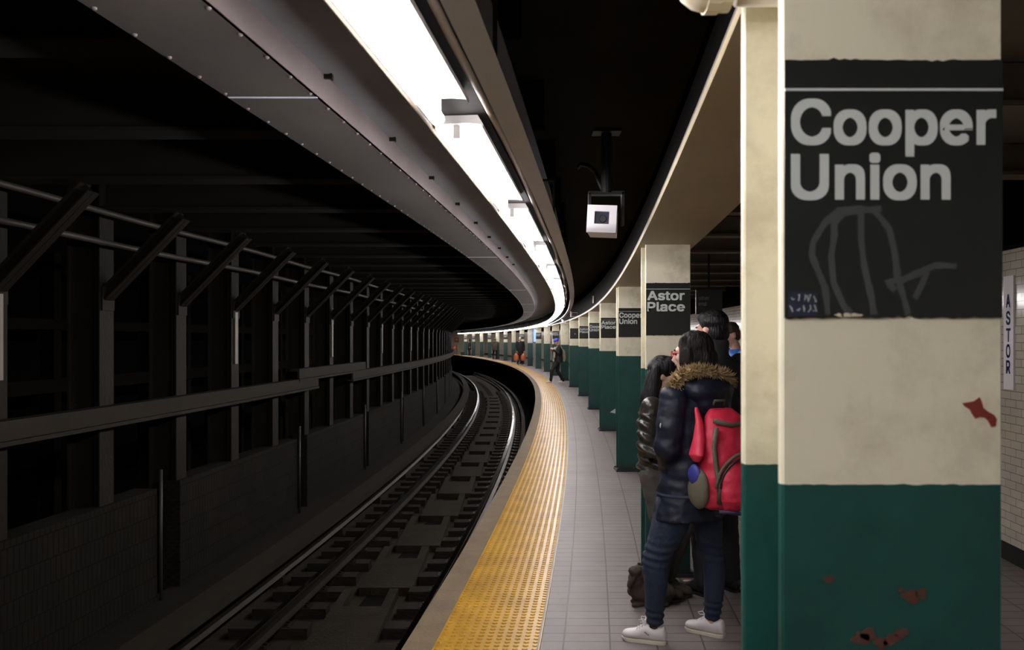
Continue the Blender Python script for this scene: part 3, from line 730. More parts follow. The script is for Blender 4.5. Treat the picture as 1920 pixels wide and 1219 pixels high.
def speaker(px, py, y, wpx, lab, m):
    p = at(px, py, y); s = wpx*y/F
    t = thing('speaker_box', lab, 'speaker', p, 0, 'boxes on the girder')
    mb = MB(); mb.box(p, (s, .2, s*.72)); mb.build('case', m, t)
    mb = MB(); mb.box(p+Vector((0, -.102, 0)), (s*.8, .006, s*.5)); mb.build('grille', M['black'], t)
    mb = MB(); mb.cone(p+Vector((-s*.5-.02, -.1, -s*.4)), p+Vector((-s*.5-.02, -.1, s*.5)), .018, .018, 8); mb.build('bracket', M['conduit'], t)
speaker(1121, 563, 19.6, 15, 'dark speaker box on the girder above the fifth column', M['black'])
speaker(1077, 590, 27.0, 12, 'grey speaker box on the girder near the seventh column', M['grey'])
mb = MB(); mb.tube([at(1053, 598.5, 30), at(1056, 602, 30), at(1060, 605.5, 30), at(1070, 606, 30)], .035, 8); tag(mb.build('conduit', M['white'], None, True), 'short white bent conduit above the walking man', 'conduit')
p = at(1024, 609.5, 41.0); mb = MB(); mb.box(p, (.13, .1, .15)); tag(mb.build('lamp', M['lampglow']), 'small bright lamp box under the girder past the walking man', 'lamp')
# help point with a blue light
p = at(1003.5, 690, 50.0); p.z = 0
t = thing('help_point', 'slim help point pillar with a glowing blue panel', 'help point', p)
mb = MB(); mb.box(p+Vector((0, 0, .72)), (.22, .2, 1.44)); mb.build('pillar', M['grey'], t)
mb = MB(); mb.box(p+Vector((0, 0, 1.85)), (.20, .2, .74)); mb.build('light_panel', M['blueglow'], t)
# end-of-platform signs and box
p = at(856, 637.5, 92.475); t = thing('end_sign', 'upper orange-red square sign on the far end wall', 'sign', p, 0, 'orange signs at the far end')
mb = MB(); mb.box(p, (.46, .04, .54)); mb.build('panel', M['orange'], t); mb = MB(); mb.ell(p+Vector((0, -.022, .03)), (.12, .006, .14)); mb.build('emblem', M['palemark'], t)
p = at(852.5, 652, 91.0); t = thing('end_sign', 'lower orange-red sign on a dark post at the platform end', 'sign', (p.x, p.y, 0), 0, 'orange signs at the far end')
mb = MB(); mb.box(p, (.46, .04, .48)); mb.build('panel', M['orange'], t); mb = MB(); mb.ell(p+Vector((0, -.022, .03)), (.12, .006, .13)); mb.build('emblem', M['palemark'], t)
mb = MB(); mb.box((p.x+.24, p.y+.04, .5), (.06, .06, 1.0)); mb.build('post', M['black'], t)
p = at(868, 664, 86.4); p.z = 0
t = thing('storage_box', 'low dark green box at the far end of the platform', 'box', p); mb = MB(); mb.box(p+Vector((0, 0, .15)), (.42, .5, .30)); mb.build('body', M['greenbox'], t); mb = MB(); mb.box(p+Vector((0, 0, .31)), (.46, .54, .03)); mb.build('lid', M['greenbox'], t)

# ================================================================== PEOPLE
def remesh(mb, name, m, parent, voxel=.010, it=6, fac=.5, extra=None, disp=None, smooth_shade=True):
    me = bpy.data.meshes.new(name); me.from_pydata(mb.v, [], mb.f)
    bm = bmesh.new(); bm.from_mesh(me); bmesh.ops.recalc_face_normals(bm, faces=bm.faces); bm.to_mesh(me); bm.free()
    o = bpy.data.objects.new(name, me); C.objects.link(o)
    r = o.modifiers.new('r', 'REMESH'); r.mode = 'VOXEL'; r.voxel_size = voxel
    if it: s = o.modifiers.new('s', 'SMOOTH'); s.factor = fac; s.iterations = it
    dg = bpy.context.evaluated_depsgraph_get(); dg.update()
    me2 = bpy.data.meshes.new_from_object(o.evaluated_get(dg))
    bpy.data.objects.remove(o); bpy.data.meshes.remove(me)
    if disp:
        nrm = [v.normal.copy() for v in me2.vertices]
        for v, n in zip(me2.vertices, nrm): v.co += n*disp(v.co)
    if extra:
        bm = bmesh.new(); bm.from_mesh(me2)
        vs = [bm.verts.new(v) for v in extra.v]
        for f in extra.f:
            try: bm.faces.new([vs[i] for i in f])
            except ValueError: pass
        bmesh.ops.recalc_face_normals(bm, faces=bm.faces); bm.to_mesh(me2); bm.free()
    me2.materials.clear(); me2.materials.append(m)
    me2.polygons.foreach_set('use_smooth', [smooth_shade]*len(me2.polygons)); me2.name = name
    return link(name, me2, parent)
def frame(f):
    f = Vector((f[0], f[1], f[2] if len(f) > 2 else 0)).normalized(); r = f.cross(Vector((0, 0, 1))).normalized(); u = r.cross(f)
    return r, f, u, Matrix((r, f, u)).transposed()
def head_pieces(mb, c, f, s=1.):
    """c: centre of the skull, f: facing."""
    r, f, u, R = frame(f); c = Vector(c); q = lambda a, b, d: c+(r*a+f*b+u*d)*s
    mb.ell(q(0, -.012, .03), (.076*s, .096*s, .088*s), R)               # cranium
    mb.ell(q(0, .022, -.03), (.062*s, .070*s, .085*s), R)               # face
    mb.ell(q(0, .050, -.085), (.036*s, .036*s, .032*s), R)              # chin
    mb.cap(q(0, .088, .005), q(0, .108, -.032), .010*s, .0155*s)        # nose
    mb.ell(q(0, .080, .022), (.052*s, .018*s, .012*s), R)               # brow
    mb.ell(q(0, .086, -.062), (.024*s, .010*s, .010*s), R)              # lips
    for sg in (-1, 1):
        mb.ell(q(sg*.040, .070, -.022), (.022*s, .020*s, .020*s), R)    # cheeks
        mb.ell(q(sg*.076, -.005, -.012), (.009*s, .020*s, .032*s), R)   # ears
def face_parts(c, f, parent, s=1.):
    r, f, u, R = frame(f); c = Vector(c); q = lambda a, b, d: c+(r*a+f*b+u*d)*s
    for sg in (-1, 1):
        mb = MB(); mb.ell(q(sg*.032, .084, .002), (.013*s, .008*s, .007*s), R); mb.build('eye', M['eyedark'], parent, True)
        mb = MB(); mb.ell(q(sg*.032, .089, .024), (.018*s, .007*s, .004*s), R); mb.build('eyebrow', M['hair'], parent, True)
    mb = MB(); mb.ell(q(0, .095, -.060), (.021*s, .006*s, .006*s), R); mb.build('lips', M['lips'], parent, True)
def hand(mb, ex, wrist, d, palm_n, curl=.6, s=1.):
    """palm into mb (remeshed with the body); five fingers into ex."""
    d = Vector(d).normalized(); n = Vector(palm_n); n = (n-d*n.dot(d)).normalized(); w = d.cross(n)
    W = Vector(wrist); R = Matrix((w, d, n)).transposed()
    mb.ell(W+d*.050*s, (.042*s, .055*s, .018*s), R)
    for k, (off, L) in enumerate(((-.028, .066), (-.010, .078), (.010, .074), (.028, .058))):
        p = W+d*.082*s+w*off*s; pts = [p-d*.02*s]; a = 0
        pts.append(p)
        for seg in range(3):
            a += curl*(.6+.15*seg); p = p+(d*math.cos(a)+n*math.sin(a))*L*s*(.42, .33, .25)[seg]; pts.append(p)
        ex.tube(pts, [.0085*s, .0088*s, .0082*s, .0075*s, .006*s], 8)
    p = W+d*.03*s-w*.035*s; ex.tube([p+w*.012*s, p, p+(d*.7-w*.5+n*.4).normalized()*.034*s, p+(d*.85-w*.3+n*.6).normalized()*.062*s], [.011*s, .0105*s, .0095*s, .007*s], 8)
def shoe(parent, heel, toe, m, sole_m, laces=False, ankle_r=.045, name='shoe', hgt=.095, logo=False):
    heel = Vector(heel); toe = Vector(toe); d = toe-heel; L = d.length; d.normalize(); w = Vector((d.y, -d.x, 0)); z = Vector((0, 0, 1))
    t = thing(name, None, None, heel); t.parent = parent; t.matrix_parent_inverse = parent_world(parent).inverted()
    st = [(0, .018, .055), (.05, .030, .088), (.15, .036, .086), (.25, .037, .080), (.33, .038, .088), (.42, .038, .095), (.52, .040, .082), (.62, .043, .066), (.75, .045, .055), (.87, .041, .050), (.95, .030, .044), (1.0, .010, .030)]
    mb = MB(); rings = []
    for a, hw, h in st:
        h *= hgt/.095; c = heel+d*(L*a)+z*(.016+(h-.016)/2); rings.append((c, w*hw, z*((h-.010)/2)))
    # squarer cross sections near the sole
    mb.loft(rings, 20)
    up = remesh(mb, 'upper', m, t, .006, 4); 
    mb = MB(); n = 24
    outline = []
    for k in range(n+1):
        a = k/n; i = min(int(a*(len(st)-1)), len(st)-2)
        # interpolate the half width along the length
        for j in range(len(st)-1):
            if st[j][0] <= a <= st[j+1][0]: q = (a-st[j][0])/(st[j+1][0]-st[j][0]); hw = st[j][1]*(1-q)+st[j+1][1]*q; break
        outline.append((a, hw+.003))
    poly = [(a*L, b) for a, b in outline]+[(a*L, -b) for a, b in reversed(outline)]
    mb.prism(poly, 0.001, .017, lambda u, v, h: heel+d*u+w*v+z*(h+(.008 if u > L*.9 and h < .01 else 0)))
    mb.build('sole', sole_m, t)
    if laces:
        mb = MB()
        for k in range(4):
            a = .46+.06*k; h = (.093, .084, .074, .066)[k]*hgt/.095+.002; c = heel+d*(L*a)+z*h
            mb.tube([c-w*.024-z*.008, c-w*.012+z*.001, c+w*.012+z*.001, c+w*.024-z*.008], .003, 6)
        c = heel+d*(L*.45)+z*(.098*hgt/.095)
        for sg in (-1, 1): mb.tube([c, c+w*sg*.02+z*.022+d*.01, c+w*sg*.034+z*.016+d*.035, c+w*sg*.02+d*.03+z*.0, c+d*.005], .0026, 6)
        mb.build('lace', M['lace'], t, True)
        mb = MB(); mb.ell(heel+d*(L*.27)+z*(.082*hgt/.095), (.034, .030, .012), Matrix((w, d, z)).transposed()); mb.build('opening', M['black'], t, True)
        tg = MB(); c = heel+d*(L*.46)+z*(.096*hgt/.095); tg.box(c, (.04, .012, .035), rot=Matrix((w, d, z)).transposed()); tg.build('tongue', m, t)
    if logo:
        vs, fs = text_mesh('FILA', .024, .008, .03); mb = MB(); c = heel+d*(L*.40)+z*.050
        side = w if w.y < 0 else -w; e = d if d.x > 0 else -d
        mb.add([c+side*.0400+e*(a-.012)+z*(cc-(a-.012)*.55) for a, b, cc in vs], fs); mb.build('logo', M['black'], t)
    return t
def cloth(seed, amp=.006, sc=(9, 9, 16)):
    return lambda p: amp*(noise.noise((p.x*sc[0]+seed, p.y*sc[1], p.z*sc[2]))+.5*noise.noise((p.x*22+seed, p.y*22, p.z*30)))

def figure(label, base, face, H, coat, legs, hairm, skin, pose=None, shoes=None, hem=.78, voxel=.014, hood=False, bald=False, hat=None, belly=1., collar=0., extra_pose=None, coat_name='coat'):
    """A clothed person in local metres of a 1.75 m figure; pose overrides joints (right, forward, up)."""
    s = H/1.75; r, f, u, R = frame(face); B = Vector((base[0], base[1], 0))
    J = dict(hipL=(-.09, 0, .90), hipR=(.09, 0, .90), kneeL=(-.10, .02, .49), kneeR=(.10, .02, .49), ankL=(-.11, -.02, .09), ankR=(.11, -.02, .09),
             shL=(-.185, 0, 1.415), shR=(.185, 0, 1.415), elL=(-.24, -.03, 1.13), elR=(.24, -.03, 1.13), wrL=(-.23, .06, .90), wrR=(.23, .06, .90), head=(0, .035, 1.625), headdir=(0, 1, 0), toeL=(-.13, .17, 0), toeR=(.13, .17, 0), heelL=(-.11, -.08, 0), heelR=(.11, -.08, 0))
    if pose: J.update(pose)
    W = lambda k: B+(r*J[k][0]+f*J[k][1]+u*J[k][2])*s
    V = lambda a, b, c: B+(r*a+f*b+u*c)*s
    root = thing('person', label, 'person', (B.x, B.y, 0))
    hd = r*J['headdir'][0]+f*J['headdir'][1]+u*J['headdir'][2]
    mb = MB(); ex = MB()
    head_pieces(mb, W('head'), hd, s)
    mb.cap(V(0, -.005, 1.42), W('head')-u*.05*s-hd*.02*s, .058*s, .052*s)
    mb.loft([(V(0, 0, .86), r*.15*s, f*.10*s), (V(0, 0, 1.02), r*.135*s, f*.095*s), (V(0, 0, 1.25), r*.155*s, f*.105*s), (V(0, 0, 1.40), r*.165*s, f*.085*s), (V(0, 0, 1.46), r*.07*s, f*.06*s)])
    for sd in 'LR':
        mb.limb([(W('sh'+sd), .050*s), (W('el'+sd), .040*s), (W('wr'+sd), .027*s)])
        mb.limb([(W('hip'+sd), .082*s), (W('knee'+sd), .056*s), (W('ank'+sd), .038*s)]); mb.cap(W('ank'+sd)-u*.04*s, V(*J['toe'+sd])+u*.035*s-f*.04*s, .034*s, .026*s)
        dd = (W('wr'+sd)-W('el'+sd)).normalized(); hand(mb, ex, W('wr'+sd), dd, J.get('palm'+sd) and (r*J['palm'+sd][0]+f*J['palm'+sd][1]+u*J['palm'+sd][2]) or (r if sd == 'L' else -r), .5, s)
    remesh(mb, 'body', skin, root, min(voxel, .011), 4, extra=ex)
    face_parts(W('head'), hd, root, s)
    # coat
    mb = MB(); h0 = hem
    mb.loft([(V(0, 0, h0), r*.20*s*belly, f*.15*s*belly), (V(0, 0, (h0+1.05)/2), r*.19*s*belly, f*.145*s*belly), (V(0, 0, 1.08), r*.18*s*belly, f*.135*s*belly), (V(0, 0, 1.28), r*.195*s*belly, f*.135*s), (V(0, 0, 1.42), r*.18*s, f*.11*s), (V(0, 0, 1.475), r*.085*s, f*.08*s)])
    if collar: mb.loft([(V(0, -.005, 1.45), r*.085*s, f*.085*s), (V(0, .0, 1.47+collar), r*.078*s, f*.082*s)])
    for sd in 'LR': mb.limb([(W('sh'+sd), .072*s), (W('el'+sd), .060*s), (W('wr'+sd)+(W('el'+sd)-W('wr'+sd)).normalized()*.03*s, .046*s)])
    remesh(mb, coat_name, coat, root, voxel, 5, disp=cloth(base[0]*3, .007))
    mb = MB()
    mb.loft([(V(0, 0, .80), r*.165*s, f*.115*s), (V(0, 0, .95), r*.16*s, f*.115*s)])
    for sd in 'LR': mb.limb([(W('hip'+sd), .098*s), (W('knee'+sd), .072*s), (W('ank'+sd)-u*.01*s, .056*s)])
    remesh(mb, 'trousers', legs, root, voxel, 4, disp=cloth(base[0]*5, .005))
    for sd in 'LR': shoe(root, V(*J['heel'+sd]), V(*J['toe'+sd]), shoes or M['blackshoe'], shoes or M['blackshoe'], name='shoe')
    # hair or hat
    rr, ff, uu, RR = frame(hd); hc = W('head')
    if hat:
        mb = MB(); mb.ell(hc-ff*.012*s+uu*.055*s, (.092*s, .108*s, .088*s), RR); mb.loft([(hc+uu*.035*s-ff*.012*s, rr*.094*s, ff*.112*s), (hc+uu*.07*s-ff*.012*s, rr*.094*s, ff*.112*s)]); remesh(mb, 'hat', hat, root, .008, 2)
    elif not bald:
        mb = MB(); mb.ell(hc-ff*.020*s+uu*.048*s, (.083*s, .098*s, .085*s), RR); mb.ell(hc-ff*.045*s-uu*.015*s, (.078*s, .068*s, .080*s), RR)
        mb.ell(hc+ff*.045*s+uu*.085*s, (.062*s, .045*s, .038*s), RR)
        remesh(mb, 'hair', hairm, root, .008, 2, disp=cloth(2, .004, (30, 30, 30)))
    if hood:
        mb = MB(); mb.ell(hc-ff*.035*s+uu*.01*s, (.105*s, .10*s, .135*s), RR); mb.cap(hc-ff*.05*s-uu*.08*s, V(0, -.06, 1.44), .09*s, .10*s); remesh(mb, 'hood', coat, root, .010, 4)
    return root, V

# ---- woman with fur hood (nearest, seen from behind)
def parka_woman():
    root = thing('person', 'woman seen from behind in a navy parka with tan fur hood and white sneakers', 'person', (.95, 4.53, 0))
    f = Vector((-.64, .77, 0)); r = Vector((.77, .64, 0)); u = Vector((0, 0, 1)); R = Matrix((r, f, u)).transposed()
    hd = Vector((-.90, .43, -.05)).normalized(); hc = Vector((.965, 4.545, 1.525))
    LH, LK, LC, LA = Vector((.88, 4.49, .78)), Vector((.760, 4.47, .455)), Vector((.757, 4.465, .33)), Vector((.755, 4.485, .10))
    RH, RK, RC, RA = Vector((1.035, 4.60, .78)), Vector((1.075, 4.575, .44)), Vector((1.092, 4.575, .33)), Vector((1.085, 4.595, .10))
    LS, LE, LW = Vector((.850, 4.455, 1.285)), Vector((.815, 4.425, 1.03)), Vector((.835, 4.575, .90))
    RS, RE, RW = Vector((1.12, 4.68, 1.285)), Vector((1.15, 4.72, 1.03)), Vector((1.06, 4.83, .92))
    # body
    mb = MB(); ex = MB(); head_pieces(mb, hc, hd, .95)
    mb.cap((.985, 4.555, 1.30), hc-u*.06-hd*.02, .055, .05)
    mb.loft([((.955, 4.545, .80), r*.16, f*.10), ((.97, 4.55, .98), r*.13, f*.09), ((.98, 4.55, 1.15), r*.15, f*.10), ((.985, 4.555, 1.28), r*.155, f*.085), ((.985, 4.555, 1.33), r*.06, f*.06)])
    mb.limb([(LS, .045), (LE, .038), (LW, .026)]); mb.limb([(RS, .045), (RE, .038), (RW, .026)])
    hand(mb, ex, LW, (.3, .7, -.5), (.8, .3, .2), .45, .92); hand(mb, ex, RW, (-.6, .7, -.3), (-.3, -.3, .3), .45, .92)
    mb.limb([(LH, .085), (LK, .055), (LC, .050), (LA, .034)]); mb.limb([(RH, .085), (RK, .050), (RC, .050), (RA, .034)])
    mb.cap(LA-u*.04, (.675, 4.517, .042), .030, .022); mb.cap(RA-u*.04, (1.02, 4.655, .042), .030, .022)
    remesh(mb, 'body', M['skin2'], root, .010, 4, extra=ex); face_parts(hc, hd, root, .95)
    # jeans
    mb = MB(); mb.loft([((.955, 4.545, .70), r*.165, f*.11), ((.955, 4.545, .82), r*.17, f*.11)])
    mb.limb([(LH, .108), (Vector((.832, 4.48, .62)), .098), (Vector((.785, 4.475, .52)), .079), (LK, .073), (Vector((.756, 4.468, .40)), .070), (LC, .064), (Vector((.752, 4.475, .21)), .053), (LA+u*.02, .045)])
    mb.limb([(RH, .105), (Vector((1.052, 4.585, .62)), .084), (RK, .060), (RC, .060), (Vector((1.090, 4.585, .21)), .053), (RA+u*.02, .046)])
    def wr(p):
        a = 0
        if p.z < .58: a += .0045*math.sin(p.z*150+2*math.sin(p.x*18))*math.exp(-((p.z-.47)/.07)**2)
        if p.z < .2: a += .004*math.sin(p.z*170+p.x*10)
        return a+.003*noise.noise((p.x*12, p.y*12, p.z*9))
    remesh(mb, 'jeans', M['jeans'], root, .008, 4, disp=wr)
    # parka
    mb = MB()
    mb.loft([((.945, 4.535, .655), r*.222, f*.165), ((.948, 4.54, .72), r*.212, f*.16), ((.96, 4.545, .80), r*.205, f*.155), ((.972, 4.55, .95), r*.195, f*.145), ((.978, 4.55, 1.10), r*.198, f*.14), ((.985, 4.555, 1.24), r*.195, f*.13), ((.985, 4.555, 1.315), r*.16, f*.11), ((.985, 4.555, 1.37), r*.09, f*.09)], 28)
    mb.limb([(LS, .082), (LE, .074), (LW+Vector((.01, -.02, .01)), .058)]); mb.limb([(RS, .082), (RE, .072), (RW, .055)])
    def pk(p):
        a = .007*noise.noise((p.x*9, p.y*9, p.z*13))+.004*noise.noise((p.x*22, p.y*22, p.z*34))
        a += .002*math.sin(p.z*62+4*noise.noise((p.x*5, p.y*5, p.z*3)))*(1 if p.z > .75 else .3)
        return a
    remesh(mb, 'parka', M['navycoat'], root, .009, 4, disp=pk)
    mb = MB()
    N = 40
    mb.loft([(Vector((.965, 4.545, .786)), r*.219, f*.166), (Vector((.965, 4.545, .798)), r*.219, f*.166)], 40, capends=False); o = mb.build('hem_seam', mat('seam', (.04, .05, .085), .5), root, True)
    # cuff flap and badge on the sleeve
    mb = MB(); mb.ell((.772, 4.392, 1.155), (.012, .004, .016), Matrix.Rotation(.75, 3, 'Z')); tag(mb.build('badge', M['white'], root, True), 'small round white badge on the sleeve')
    mb = MB(); 
    mb.limb([(Vector((.838, 4.445, 1.235)), .083), (Vector((.832, 4.44, 1.20)), .084)]); 
    # hood sack
    b = -f
    mb = MB(); c = Vector((.99, 4.555, 1.33))
    mb.ell(c+b*.085+u*.0, (.165, .10, .085), R); mb.ell(c+b*.11-u*.06, (.12, .07, .085), R); mb.ell(c-r*.10+b*.02+u*.02, (.07, .09, .06), R); mb.ell(c+r*.10+b*.02+u*.02, (.07, .09, .06), R)
    remesh(mb, 'hood', M['navycoat'], root, .009, 5, disp=cloth(4, .008))
    # fur trim
    path = [Vector(p) for p in ((.842, 4.44, 1.325), (.848, 4.43, 1.365), (.872, 4.42, 1.402), (.912, 4.42, 1.428), (.965, 4.43, 1.435), (1.02, 4.44, 1.432), (1.075, 4.46, 1.42), (1.125, 4.49, 1.405), (1.155, 4.53, 1.385), (1.165, 4.58, 1.35))]
    pts = []
    for k in range(len(path)-1):
        for q in range(6): pts.append(path[k].lerp(path[k+1], q/6))
    pts.append(path[-1])
    mb = MB(); mb.tube(pts, [.026+.004*math.sin(k*1.7) for k in range(len(pts))], 10)
    rnd = random.Random(11)
    for _ in range(1500):
        k = rnd.randrange(len(pts)-1); p = pts[k].lerp(pts[k+1], rnd.random()); t = (pts[k+1]-pts[k]).normalized()
        a = t.orthogonal().normalized(); bb = t.cross(a); th = rnd.uniform(0, 2*PI); d = (a*math.cos(th)+bb*math.sin(th)); d = (d+t*rnd.uniform(-.4, .4)+u*.35+Vector((0, 0, rnd.uniform(-.2, .2)))).normalized()
        L = rnd.uniform(.018, .042); q = p+d*.018
        mb.cone(q, q+d*L, .0042, .0004, 4, cap=False)
    mb.build('fur_trim', M['fur'], root)
    # hair
    rr, ff, uu, RR = frame(hd)
    mb = MB(); mb.ell(hc-ff*.022+uu*.040, (.088, .098, .086), RR); mb.ell(hc-ff*.04-uu*.03, (.090, .080, .10), RR)
    mb.cap(hc-ff*.05-uu*.03, hc-ff*.055-uu*.17, .085, .075); mb.cap(hc-rr*.075+ff*.0+uu*.02, hc-rr*.083+ff*.015-uu*.16, .030, .032); mb.cap(hc-rr*.06+ff*.03+uu*.07, hc-rr*.085+ff*.03-uu*.05, .022, .022); mb.cap(hc+rr*.075-ff*.02, hc+rr*.08-ff*.02-uu*.16, .035, .035)
    remesh(mb, 'hair', M['hair'], root, .008, 3, disp=lambda p: .006*noise.noise((p.x*45, p.y*45, p.z*7)))
    # glasses with red frames
    mb = MB(); q = lambda a, b, d: hc+(rr*a+ff*b+uu*d)*.95
    for sg in (-1, 1):
        mb.tube([q(sg*.036+.021*math.cos(t), .106, .0+.017*math.sin(t)) for t in [2*PI*k/14 for k in range(15)]], .003, 6); mb.tube([q(sg*.060, .104, .008), q(sg*.084, .05, .008), q(sg*.088, .0, .005)], .003, 6)
    mb.tube([q(-.016, .108, .004), q(.016, .108, .004)], .003, 6); tag(mb.build('glasses', mat('red_frames', (.45, .03, .02), .4), root, True), 'red framed glasses')
    shoe(root, (.812, 4.462, 0), (.590, 4.552, 0), M['shoewhite'], M['sole'], True, hgt=.10, logo=True); shoe(root, (1.140, 4.557, 0), (.962, 4.703, 0), M['shoewhite'], M['sole'], True, hgt=.10)
    # ---- backpack (a thing of its own)
    bp = thing('backpack', 'red backpack with olive straps and blue side pocket on the parka woman', 'backpack', (1.08, 4.40, .75))
    f2 = Vector((-.50, .866, 0)); r2 = Vector((.866, .50, 0)); b2 = -f2; o0 = Vector((.962, 4.555, 0))+b2*.145
    W = lambda a, bk, h: o0+r2*a+b2*bk+u*h
    mb = MB()
    mb.loft([(W(.02, .085, .735), r2*.10, b2*.06), (W(.02, .095, .76), r2*.152, b2*.098), (W(.02, .10, .85), r2*.165, b2*.11), (W(.022, .095, 1.0), r2*.162, b2*.10), (W(.025, .085, 1.12), r2*.145, b2*.085), (W(.025, .07, 1.20), r2*.115, b2*.065), (W(.025, .055, 1.245), r2*.065, b2*.04)], 28)
    remesh(mb, 'main_bag', M['bagred'], bp, .008, 4, disp=cloth(8, .008))
    mb = MB(); mb.loft([(W(.03, .185, .745), r2*.11, b2*.045), (W(.03, .20, .80), r2*.138, b2*.062), (W(.03, .195, .90), r2*.135, b2*.060), (W(.03, .185, .985), r2*.10, b2*.045), (W(.03, .175, 1.01), r2*.055, b2*.025)], 24); remesh(mb, 'front_pocket', M['bagred'], bp, .007, 3, disp=cloth(18, .007))
    arc = [W(.03+.138*math.cos(t), .232-.045*math.cos(t)**2, .86+.155*math.sin(t)) for t in [PI*k/16 for k in range(17)]]
    mb = MB(); mb.tube([W(.03+.155*math.cos(t), .222-.045*math.cos(t)**2, .86+.175*math.sin(t)) for t in [PI*k/16 for k in range(17)]], .009, 8); tag(mb.build('piping', M['bagolive'], bp, True), 'olive trim')
    mb = MB(); mb.tube(arc, .0065, 8); tag(mb.build('zipper', M['black'], bp, True), 'black zipper arc')
    mb = MB(); mb.tube([W(-.10, .15, 1.16), W(-.115, .15, 1.06), W(-.115, .165, .96), W(-.105, .18, .86), W(-.10, .17, .78)], .013, 8); mb.build('strap', M['bagolive'], bp, True)
    mb = MB(); mb.tube([W(-.09, .125, 1.19), W(.0, .15, 1.165), W(.09, .145, 1.17), W(.16, .10, 1.18)], .013, 8); mb.build('strap', M['bagolive'], bp, True)
    mb = MB(); mb.tube([W(-.11, .18, .745), W(-.02, .232, .735), W(.06, .24, .735), W(.14, .19, .745)], .010, 8); tag(mb.build('binding', M['bagnavy'], bp, True), 'navy bottom binding')
    mb = MB(); mb.ell(W(-.15, .075, .845), (.030, .075, .105), Matrix((r2, b2, u)).transposed()); remesh(mb, 'side_pocket', M['bagolive'], bp, .008, 2, disp=cloth(28, .006))
    mb = MB(); mb.ell(W(-.163, .060, .915), (.022, .045, .055), Matrix((r2, b2, u)).transposed()); tag(mb.build('pocket_flap', M['bagblue'], bp, True), 'blue flap of the side pocket')
    # loose red strap piece hanging at the shoulder side
    mb = MB(); mb.loft([(W(-.125, .03, 1.255), r2*.012, b2*.008), (W(-.13, .06, 1.18), r2*.022, b2*.020), (W(-.145, .075, 1.10), r2*.030, b2*.034), (W(-.175, .085, 1.02), r2*.026, b2*.05), (W(-.175, .085, .985), r2*.010, b2*.02)], 14); remesh(mb, 'shoulder_strap', M['bagred'], bp, .006, 2)
    mb = MB(); mb.tube([W(-.02, .03, 1.25), W(-.015, .05, 1.285), W(.05, .05, 1.285), W(.06, .03, 1.25)], .008, 8); mb.build('handle', M['bagolive'], bp, True)
parka_woman()

